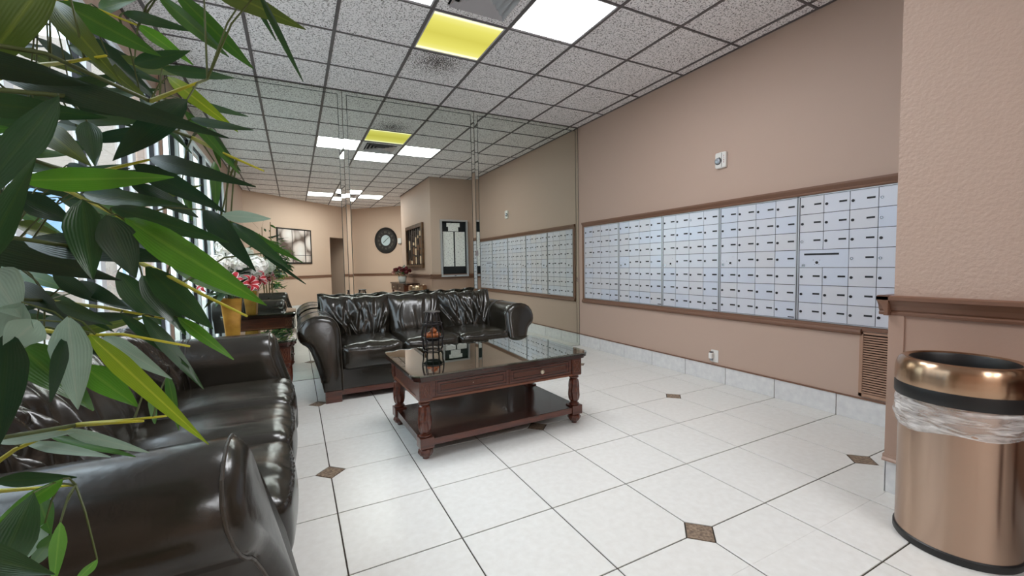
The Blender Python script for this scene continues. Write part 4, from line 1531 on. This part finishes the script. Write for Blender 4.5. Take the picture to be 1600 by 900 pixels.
# base pixel, tip pixel, width in pixels, forward depth, kind
LEAVES = [
    (92, -60, -60, 150, 48, .46, 'o'), (78, 2, 190, 130, 34, .50, 'o'), (90, 2, 252, 88, 36, .52, 'g'), (154, 14, 220, -4, 16, .60, 'g'), (193, 20, 308, 50, 15, .58, 'd'),
    (214, 38, 302, 102, 17, .60, 'b'), (246, -8, 358, 89, 20, .55, 'g'), (272, -14, 397, 108, 27, .54, 'g'), (318, -30, 478, 46, 30, .52, 'o'), (404, -14, 474, 128, 9, .50, 'd'),
    (388, -14, 432, 64, 7, .54, 'd'), (210, 100, 297, 79, 22, .58, 'd'), (253, 106, 368, 122, 16, .58, 'd'), (262, 120, 372, 206, 20, .60, 'y'), (-90, 80, 142, 133, 40, .44, 'k'),
    (-30, 100, 358, 216, 38, .50, 'k'), (-110, 150, 168, 184, 40, .47, 'd'), (92, 150, -70, 350, 40, .46, 'd'), (292, 156, 176, 252, 38, .50, 'k'), (298, 186, 396, 203, 12, .58, 'd'),
    (136, 190, 149, 260, 27, .56, 'd'), (58, 194, 143, 260, 34, .54, 'o'), (286, 156, 388, 182, 10, .60, 'd'), (314, 200, 376, 268, 16, .62, 'd'), (288, 172, 374, 272, 14, .60, 'g'),
    (234, 247, 400, 292, 23, .52, 'k'), (30, 282, 272, 277, 36, .48, 'b'), (-40, 430, 56, 246, 36, .42, 'd'), (208, 256, 352, 332, 30, .54, 'k'), (130, 302, 292, 322, 24, .56, 'd'),
    (202, 286, 310, 340, 24, .55, 'k'), (128, 312, 146, 438, 44, .47, 'd'), (166, 336, 212, 434, 46, .46, 'k'), (174, 324, 358, 379, 29, .50, 'd'), (195, 341, 417, 477, 44, .48, 'b'),
    (266, 414, 402, 470, 24, .52, 'g'), (320, 328, 400, 424, 29, .54, 'k'), (346, 336, 423, 342, 18, .58, 's'), (352, 344, 473, 410, 12, .60, 'g'), (360, 348, 458, 424, 18, .60, 'd'),
    (410, 396, 478, 444, 5, .60, 'k'), (30, 306, 114, 348, 34, .54, 'k'), (38, 376, 296, 411, 38, .50, 'k'), (-90, 366, 190, 438, 46, .52, 'k'), (228, 418, 333, 514, 37, .52, 'd'),
    (184, 424, 252, 508, 34, .53, 'd'), (222, 430, 290, 524, 32, .55, 'd'), (82, 428, 152, 472, 22, .56, 'k'), (86, 472, 176, 508, 19, .56, 'd'), (-14, 424, 34, 496, 56, .44, 's'),
    (34, 472, 12, 548, 54, .42, 's'), (60, 500, 6, 545, 44, .43, 's'), (106, 494, 122, 640, 46, .45, 's'), (138, 522, 326, 694, 25, .48, 'y'), (162, 526, 269, 592, 23, .52, 's'),
    (222, 492, 318, 608, 19, .54, 'd'), (278, 496, 365, 562, 16, .54, 'b'), (188, 490, 296, 574, 15, .55, 'd'), (24, 536, 146, 642, 50, .50, 'g'), (130, 572, 216, 636, 34, .52, 'b'),
    (100, 526, 79, 628, 17, .46, 'k'), (12, 520, -2, 700, 50, .42, 'k'), (234, 600, 242, 662, 9, .53, 'g'), (262, 586, 280, 672, 11, .53, 'g'), (-8, 690, 122, 674, 16, .52, 's'),
    (98, 670, 234, 707, 16, .54, 's'), (78, 682, 212, 714, 12, .55, 'g'), (40, 692, 173, 714, 14, .55, 's'), (-10, 752, 120, 746, 20, .56, 'd'), (98, 748, -10, 820, 23, .50, 'b'),
    (60, 778, 80, 835, 23, .54, 'g'), (52, 770, -20, 930, 54, .47, 'd'), (90, 832, 48, 884, 21, .50, 'g'), (94, 816, 84, 912, 18, .48, 'b'), (152, 874, 112, 916, 12, .50, 'b'),
    (-110, 850, 86, 897, 42, .45, 'd'), (70, 818, 42, 872, 17, .52, 's'), (-20, 20, 60, 60, 20, .60, 'k'), (-10, 250, 90, 236, 14, .60, 'k'), (10, 292, 130, 268, 12, .62, 'd'),
    (100, 150, 210, 200, 20, .62, 'k'), (60, 215, 160, 235, 16, .64, 'd'), (170, 90, 250, 160, 18, .64, 'k'), (150, 60, 230, 140, 16, .66, 'k'), (220, 150, 300, 240, 14, .66, 'd'),
    (20, 350, 100, 372, 22, .60, 'o'), (20, 440, 110, 500, 26, .58, 'k'), (120, 440, 200, 480, 20, .6, 'k'), (10, 505, 90, 520, 20, .6, 'k'), (70, 560, 150, 600, 16, .6, 'd'),
    (330, 200, 345, 262, 12, .64, 'g'), (335, 252, 338, 330, 14, .66, 'g'), (285, 280, 300, 345, 12, .68, 'g'),
]
for k, (bx, by, tx, ty, w, d, kd) in enumerate(LEAVES):
    roll = pr_.uniform(-0.55, 0.55)
    d2 = d * (1 + pr_.uniform(-0.10, 0.12))
    plant_leaf(px(bx, by, d), px(tx, ty, d2), w * d / F_PX / math.cos(roll) * 1.05, kd, roll, pr_.uniform(-0.03, 0.09), pr_.uniform(0.1, 0.3), pr_.uniform(-.4, .4))
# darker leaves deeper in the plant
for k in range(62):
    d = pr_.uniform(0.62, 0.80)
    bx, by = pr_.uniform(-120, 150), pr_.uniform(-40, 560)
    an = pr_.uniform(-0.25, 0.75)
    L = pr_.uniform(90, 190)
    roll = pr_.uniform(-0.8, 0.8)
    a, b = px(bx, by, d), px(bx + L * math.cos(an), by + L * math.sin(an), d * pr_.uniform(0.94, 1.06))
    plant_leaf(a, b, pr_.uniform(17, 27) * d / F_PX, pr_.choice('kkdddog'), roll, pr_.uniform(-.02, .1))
STEMS = [[(40, 104, .52), (100, 98, .50), (166, 87, .47)], [(235, 158, .58), (280, 140, .56), (324, 124, .54)], [(300, 215, .60), (350, 240, .58), (412, 267, .56)],
         [(60, 282, .52), (110, 300, .52), (160, 326, .51), (198, 345, .49)], [(130, 275, .54), (180, 262, .53), (236, 249, .52)], [(180, 395, .54), (250, 424, .53), (320, 462, .50), (386, 494, .48)],
         [(20, 500, .50), (74, 517, .49), (130, 524, .48), (190, 522, .48), (296, 541, .46)], [(-10, 726, .54), (24, 702, .54), (80, 678, .53), (126, 662, .52), (200, 656, .51), (260, 650, .50)],
         [(120, 664, .52), (180, 660, .51), (224, 658, .50)], [(-10, 768, .54), (40, 764, .54), (118, 758, .53)], [(70, 470, .57), (160, 480, .56), (258, 498, .55)],
         [(70, -8, .55), (120, 8, .56), (156, 16, .57), (216, 40, .58)], [(0, 395, .58), (60, 388, .56), (180, 388, .55)], [(-10, 124, .5), (30, 112, .5), (56, 106, .5)]]
for st in STEMS:
    pts = [px(*p) - PINV for p in st]
    n = len(pts)
    MB().tube(pts, [0.0030 - 0.0018 * k / (n - 1) for k in range(n)], 6).build('stem', M_ystem, plant, True)
WOODY = []
for st in STEMS:
    q_ = [px(*p) - PINV for p in st]
    for a, b in zip(q_, q_[1:]):
        WOODY += [a.lerp(b, t / 6) for t in range(7)]
# canes, pot and the branches that carry the stems
for k in range(4):
    a = k * PI / 2 + 0.4
    pts = []
    for q_ in range(9):
        f = q_ / 8
        pts.append((0.05 * math.cos(a) + 0.06 * math.cos(a) * f + 0.01 * math.sin(5 * f + k), 0.05 * math.sin(a) + 0.06 * math.sin(a) * f, 0.28 + 1.75 * f * (1 - 0.06 * k)))
    MB().tube(pts, [0.013 - 0.007 * q_ / 8 for q_ in range(9)], 8).build('cane', M_cane, plant, True)
for k, st in enumerate(STEMS):
    e = px(*st[0]) - PINV
    s0 = Vector((0.05, 0.05, max(0.45, min(1.8, e.z - 0.12))))
    bp0 = [s0, s0.lerp(e, 0.35) + Vector((0, 0, 0.06)), s0.lerp(e, 0.7) + Vector((0, 0, 0.05)), e]
    for a, b in zip(bp0, bp0[1:]):
        WOODY += [a.lerp(b, t / 6) for t in range(7)]
    MB().tube([s0, s0.lerp(e, 0.35) + Vector((0, 0, 0.06)), s0.lerp(e, 0.7) + Vector((0, 0, 0.05)), e], [0.0035, 0.003, 0.0025, 0.0025], 6).build('branch', M_brstem, plant, True)
M_pot = mat('plant_pot', (156, 120, 84), 0.5, bump=(30, 0.1, 0.004))
MB().lathe([(0.0, 0.0), (0.13, 0.0), (0.14, 0.02), (0.175, 0.30), (0.18, 0.31), (0.17, 0.315), (0.165, 0.30), (0.0, 0.285)], 40, close=False).build('pot', M_pot, plant, 0.7)
MB().lathe([(0.0, 0.286), (0.165, 0.29), (0.16, 0.298), (0.0, 0.305)], 30, close=False).build('moss', mat('moss', (72, 84, 46), 0.9, bump=(60, 1, 0.02)), plant, True)
# leaves beyond the frame, on the far and window side of the plant
made = 0
tries = 0
while made < 138 and tries < 20000:
    tries += 1
    mirror_side = made % 3 != 0                   # most of them on the side that the mirror sees
    a = pr_.uniform(-1.3, 0.3) if mirror_side else pr_.uniform(0, 2 * PI)
    z = pr_.uniform(0.75, 1.75) if mirror_side else pr_.uniform(0.55, 2.15)
    r0 = pr_.uniform(0.05, 0.40) if mirror_side else pr_.uniform(0.03, 0.30)
    b0 = Vector((PLX + r0 * math.cos(a), PLY + r0 * math.sin(a), z))
    L = pr_.uniform(0.14, 0.24)
    el = pr_.uniform(-0.7, 0.5)
    aa = a + pr_.uniform(-.6, .6)
    e0 = b0 + Vector((math.cos(aa) * math.cos(el), math.sin(aa) * math.cos(el), math.sin(el))) * L
    if min(b0.x, e0.x) < LX + 0.03 or max(b0.y, e0.y) > 1.0:
        continue
    bad = False
    for p in (b0, e0, (b0 + e0) / 2):
        v = p - CAM
        dz = v.dot(F_AX)
        if dz > 0.02 and 800 + F_PX * v.dot(R_AX) / dz > -30:
            bad = True
        if v.length < 0.26:
            bad = True
    if bad:
        continue
    plant_leaf(b0, e0, pr_.uniform(0.028, 0.046), pr_.choice('ddkggob'), pr_.uniform(-1.2, 1.2), pr_.uniform(-.03, .1))
    made += 1

# leaf stalks back to the nearest stem, branch or cane
for k in range(4):
    a = k * PI / 2 + 0.4
    WOODY += [Vector((0.05 * math.cos(a) * (1 + 1.2 * f / 20), 0.05 * math.sin(a) * (1 + 1.2 * f / 20), 0.4 + 1.5 * f / 20)) for f in range(21)]
for p in LEAF_BASES:
    w = min(WOODY, key=lambda c: (c - p).length)
    dist = (w - p).length
    if dist < 0.004:
        continue
    MB().tube([w, w.lerp(p, 0.5) + Vector((0, 0, 0.12 * dist)), p], [0.0014, 0.0011, 0.0009], 5).build('leaf_stalk', M_brstem, plant)

# ------------------------------------------------------------------ things behind the camera, seen in the mirror
# framed picture on the back-left wall
s_pic = (0.03 - PA[0]) * sq2
pic = tag(empty('framed_picture', (*on_line(mA, s_pic), 1.295), -PI / 4), 'black framed picture of white stones and blossom on the back wall, seen in the mirror', 'picture')


def stones_mat():
    m = bpy.data.materials.new('stone_print')
    m.use_nodes = True
    nt = m.node_tree
    tcn = nt.nodes.new('ShaderNodeTexCoord')
    v = nt.nodes.new('ShaderNodeTexVoronoi')
    v.inputs['Scale'].default_value = 2.9
    v.inputs['Randomness'].default_value = 0.8
    nt.links.new(tcn.outputs['Object'], v.inputs['Vector'])
    r = nt.nodes.new('ShaderNodeValToRGB')
    el = r.color_ramp.elements
    el[0].position = 0.0
    el[0].color = lin(240, 238, 236)
    el[1].position = 0.75
    el[1].color = lin(96, 80, 72)
    x = el.new(0.5)
    x.color = lin(222, 210, 204)
    nt.links.new(v.outputs['Distance'], r.inputs['Fac'])
    nt.links.new(r.outputs['Color'], nt.nodes['Principled BSDF'].inputs['Base Color'])
    return m


MB().box(-0.56, 0.56, 0.004, 0.02, 0, 0.90).build('print', stones_mat(), pic)
fr = MB()
for (a, b, c, d) in ((-0.575, -0.54, -0.02, 0.915), (0.54, 0.575, -0.02, 0.915), (-0.57, 0.57, -0.02, 0.02), (-0.57, 0.57, 0.88, 0.915), (0.33, 0.352, 0, 0.9), (-0.10, -0.088, 0, 0.9)):
    fr.box(a, b, 0.0, 0.026, c, d)
fr.box(-0.09, 0.55, 0.0, 0.024, 0.20, 0.212)
fr.build('frame', M_black, pic)

# wall clock
s_ck = (2.575 - CORNER[0]) * sq2
ck = tag(empty('wall_clock', (*on_line(mB, s_ck), 1.97), PI / 4), 'large round black wall clock with pale blue centre, seen in the mirror', 'clock')
ring_p = [(0.0, 0.0), (0.40, 0.0), (0.405, 0.02), (0.395, 0.035), (0.355, 0.03), (0.34, 0.015), (0.0, 0.015)]
o = MB().lathe(ring_p, 48, close=False).build('case', M_black, ck, 0.6)
o.rotation_euler = (-PI / 2, 0, 0)
M_dial = mat('clock_dial', (196, 214, 220), 0.4)
M_ring = mat('clock_number_ring', (44, 42, 41), 0.5)
o = MB().lathe([(0.165, 0.0152), (0.335, 0.0152), (0.335, 0.018), (0.165, 0.018)], 48, close=False).build('number_ring', M_ring, ck)
o.rotation_euler = (-PI / 2, 0, 0)
o = MB().lathe([(0.0, 0.016), (0.165, 0.016), (0.165, 0.021), (0.0, 0.022)], 40, close=False).build('dial', M_dial, ck)
o.rotation_euler = (-PI / 2, 0, 0)
M_num = mat('clock_numeral', (120, 116, 108), 0.5)
for k, t in enumerate(('XII', 'I', 'II', 'III', 'IIII', 'V', 'VI', 'VII', 'VIII', 'IX', 'X', 'XI')):
    a = k * PI / 6
    o = link('numeral', text_mesh(t, 0.085, M_num), ck, (-0.25 * math.sin(a), 0.019, 0.25 * math.cos(a)))
    o.rotation_euler = Matrix.Rotation(PI, 3, 'Z').to_euler()
    o.matrix_local = Matrix.Translation((-0.25 * math.sin(a), 0.0195, 0.25 * math.cos(a))) @ Matrix.Rotation(PI, 4, 'Z') @ Matrix.Rotation(PI / 2, 4, 'X') @ Matrix.Rotation(-a, 4, 'Z')
for L, w, ang in ((0.145, 0.016, 0.9), (0.11, 0.020, 0.9 + PI)):
    o = MB().box(-w / 2, w / 2, 0, 0.003, -0.02, L).build('clock_hand', M_black, ck, loc=(0, 0.023, 0))
    o.rotation_euler = (0, ang, 0)

# carved panel on the pilaster
art = tag(empty('carved_wall_panel', (PX, -0.335, 1.11)), 'large openwork wood and iron wall panel on the pilaster, seen in the mirror', 'wall art')
M_frw = mat('rustic_frame', (104, 72, 44), 0.5, var=(14, (60, 40, 26), 0.3, 0.7))
aw, ah = 0.76, 1.01
fr = MB()
for (a, b, c, d) in ((-aw, -aw + 0.08, 0, ah), (aw - 0.08, aw, 0, ah), (-aw + .08, aw - .08, 0, 0.08), (-aw + .08, aw - .08, ah - 0.08, ah)):
    fr.box(-0.05, -0.002, a, b, c, d)
fr.build('frame', M_frw, art)
MB().box(-0.008, -0.002, -aw + 0.08, aw - 0.08, 0.08, ah - 0.08).build('back_panel', mat('panel_back', (60, 54, 50), 0.6), art)
M_cream = mat('cream_inlay', (214, 190, 160), 0.6)
M_browni = mat('brown_inlay', (120, 84, 56), 0.5)
q = random.Random(21)
for k in range(7):
    yy = -aw + 0.08 + (k + 0.5) * (2 * aw - 0.16) / 7
    MB().box(-0.022, -0.008, yy - 0.012, yy + 0.012, 0.08, ah - 0.08).build('upright_bar', M_iron, art)
    zz = 0.10
    while zz < ah - 0.22:
        hh_ = q.uniform(0.06, 0.26)
        ww = q.uniform(0.04, 0.08)
        y2 = yy + 0.095
        if y2 < aw - 0.14:
            MB().box(-0.018, -0.008, y2 - ww, y2 + ww, zz, zz + hh_).build('inlay', q.choice((M_cream, M_cream, M_browni, M_iron)), art)
            MB().box(-0.024, -0.008, y2 - 0.1, y2 + 0.1, zz + hh_ + 0.01, zz + hh_ + 0.024).build('cross_bar', M_iron, art)
        zz += hh_ + 0.045

# notice board on the pilaster end
nb = tag(empty('notice_board', (3.068, PY1 + 0.0065, 0.915)), 'aluminium framed black notice board with paper lists, seen in the mirror', 'notice board')
fr = MB()
nw, nh = 0.305, 1.21
for (a, b, c, d) in ((-nw, -nw + 0.035, 0, nh), (nw - 0.035, nw, 0, nh), (-nw + .035, nw - .035, 0, 0.04), (-nw + .035, nw - .035, nh - 0.035, nh)):
    fr.box(a, b, 0.0, 0.055, c, d)
fr.build('frame', M_alu, nb)
MB().box(-nw + 0.035, nw - 0.035, 0.0, 0.012, 0.04, nh - 0.035).build('felt', mat('black_felt', (28, 30, 34), 0.9), nb)


def list_mat():
    m = bpy.data.materials.new('printed_list')
    m.use_nodes = True
    nt = m.node_tree
    tcn = nt.nodes.new('ShaderNodeTexCoord')
    n = nt.nodes.new('ShaderNodeTexNoise')
    mp = nt.nodes.new('ShaderNodeMapping')
    mp.inputs['Scale'].default_value = (26, 1, 110)
    nt.links.new(tcn.outputs['Object'], mp.inputs['Vector'])
    nt.links.new(mp.outputs['Vector'], n.inputs['Vector'])
    n.inputs['Scale'].default_value = 1.0
    r = nt.nodes.new('ShaderNodeValToRGB')
    r.color_ramp.elements[0].position = 0.34
    r.color_ramp.elements[0].color = lin(120, 120, 124)
    r.color_ramp.elements[1].position = 0.42
    r.color_ramp.elements[1].color = lin(238, 238, 236)
    nt.links.new(n.outputs['Fac'], r.inputs['Fac'])
    nt.links.new(r.outputs['Color'], nt.nodes['Principled BSDF'].inputs['Base Color'])
    return m


M_list = list_mat()
for (a, b, c, d, y) in ((-0.245, -0.012, 0.22, 0.96, .013), (0.02, 0.245, 0.22, 0.96, .013), (-0.125, 0.10, 0.97, 1.06, .013), (-0.16, 0.135, 1.06, 1.145, .014)):
    MB().box(a, b, y - 0.001, y, c, d).build('paper_sheet', M_list, nb)
MB().box(-0.02, 0.02, 0.055, 0.062, 0.012, 0.026).build('latch', M_black, nb)

# console table against the pilaster with flowers
cs = tag(empty('console_table', (2.335, -0.575, 0)), 'narrow dark wooden console table against the pilaster, seen in the mirror', 'console table')
MB().box(-0.185, 0.182, -0.73, 0.73, 0.735, 0.765).build('top', M_wood_d, cs)
MB().box(-0.165, 0.178, -0.69, 0.69, 0.575, 0.735).build('body', M_wood, cs)
for k in (-1, 1):
    d = MB().box(-0.172, -0.165, k * 0.345 - 0.325, k * 0.345 + 0.325, 0.59, 0.722).build('drawer', M_wood_d, cs)
    kb = MB().lathe([(0.006, 0.0), (0.005, 0.012), (0.014, 0.018), (0.0, 0.028)], 16).build('knob', M_knob, d, True, loc=(-0.172, k * 0.345, 0.655))
    kb.rotation_euler = (0, -PI / 2, 0)
lg = carved_leg(0.575, 0.04, 0, 0.030).mesh('leg', M_wood, 0.7)
for sx in (-0.13, 0.145):
    for sy in (-0.655, 0.655):
        link('leg', lg, cs, (sx, sy, 0))
        MB().box(-0.025, 0.025, -0.025, 0.025, 0.0, 0.04).build('foot', M_wood, cs, loc=(sx, sy, 0))
pt = tag(empty('white_flower_pot', (2.30, -0.62, 0.765)), 'small white flower pot on the console table, seen in the mirror', 'pot')
MB().lathe([(0.0, 0.0), (0.07, 0.0), (0.085, 0.03), (0.105, 0.15), (0.095, 0.15), (0.08, 0.04), (0.0, 0.03)], 32, close=False).build('bowl', M_white, pt, True)
bq = tag(empty('silk_bouquet', (2.30, -0.62, 0.915)), 'small bouquet of dark red and pink flowers on the console table', 'flowers')
M_dred = mat('dark_red_petal', (110, 30, 36), 0.6)
M_pink = mat('pink_petal', (224, 170, 160), 0.6)
q = random.Random(31)
for k in range(13):
    a = k * 2.4
    r = 0.05 + 0.16 * (k / 13) ** 0.5
    p = Vector((r * math.cos(a), r * math.sin(a), 0.22 - 0.6 * r + q.uniform(-.03, .05)))
    h = hydrangea(0.05, 60 + k).build('bloom', q.choice((M_dred, M_dred, M_pink, M_petw)), bq, fix=False, loc=p)
    MB().tube([(0, 0, 0), (-p.x * 0.7, -p.y * 0.7, -p.z - 0.05)], 0.003, 5).build('stem', M_stem, h)
M_lgreen = mat('light_leaf', (96, 150, 60), 0.5)
lf = [leaf_shape(0.24, 0.07, 0.2).mesh('leaf', M_green, True), leaf_shape(0.26, 0.08, 0.25).mesh('leaf', M_lgreen, True)]
for k in range(16):
    a = k * 2.4 + 0.7
    o = link('leaf', lf[1 if k in (3, 8) else 0], bq, (0.02 * math.cos(a), 0.02 * math.sin(a), 0.03 + 0.008 * k))
    o.rotation_euler = (0, -q.uniform(0.1, 0.9), a)

# small white sensor on the back-right wall
s_t = (2.93 - CORNER[0]) * sq2
th = tag(empty('wall_sensor', (*on_line(mB, s_t), 1.93), PI / 4), 'small white motion sensor on the back wall beside the clock', 'sensor')
MB().box(-0.06, 0.06, 0.0, 0.05, -0.06, 0.09).build('housing', M_white, th)
MB().lathe([(0.0, -0.04), (0.035, -0.03), (0.045, 0.0), (0.0, 0.0)], 20, close=False).build('lens', M_lens, th, True, loc=(0, 0.04, -0.06))
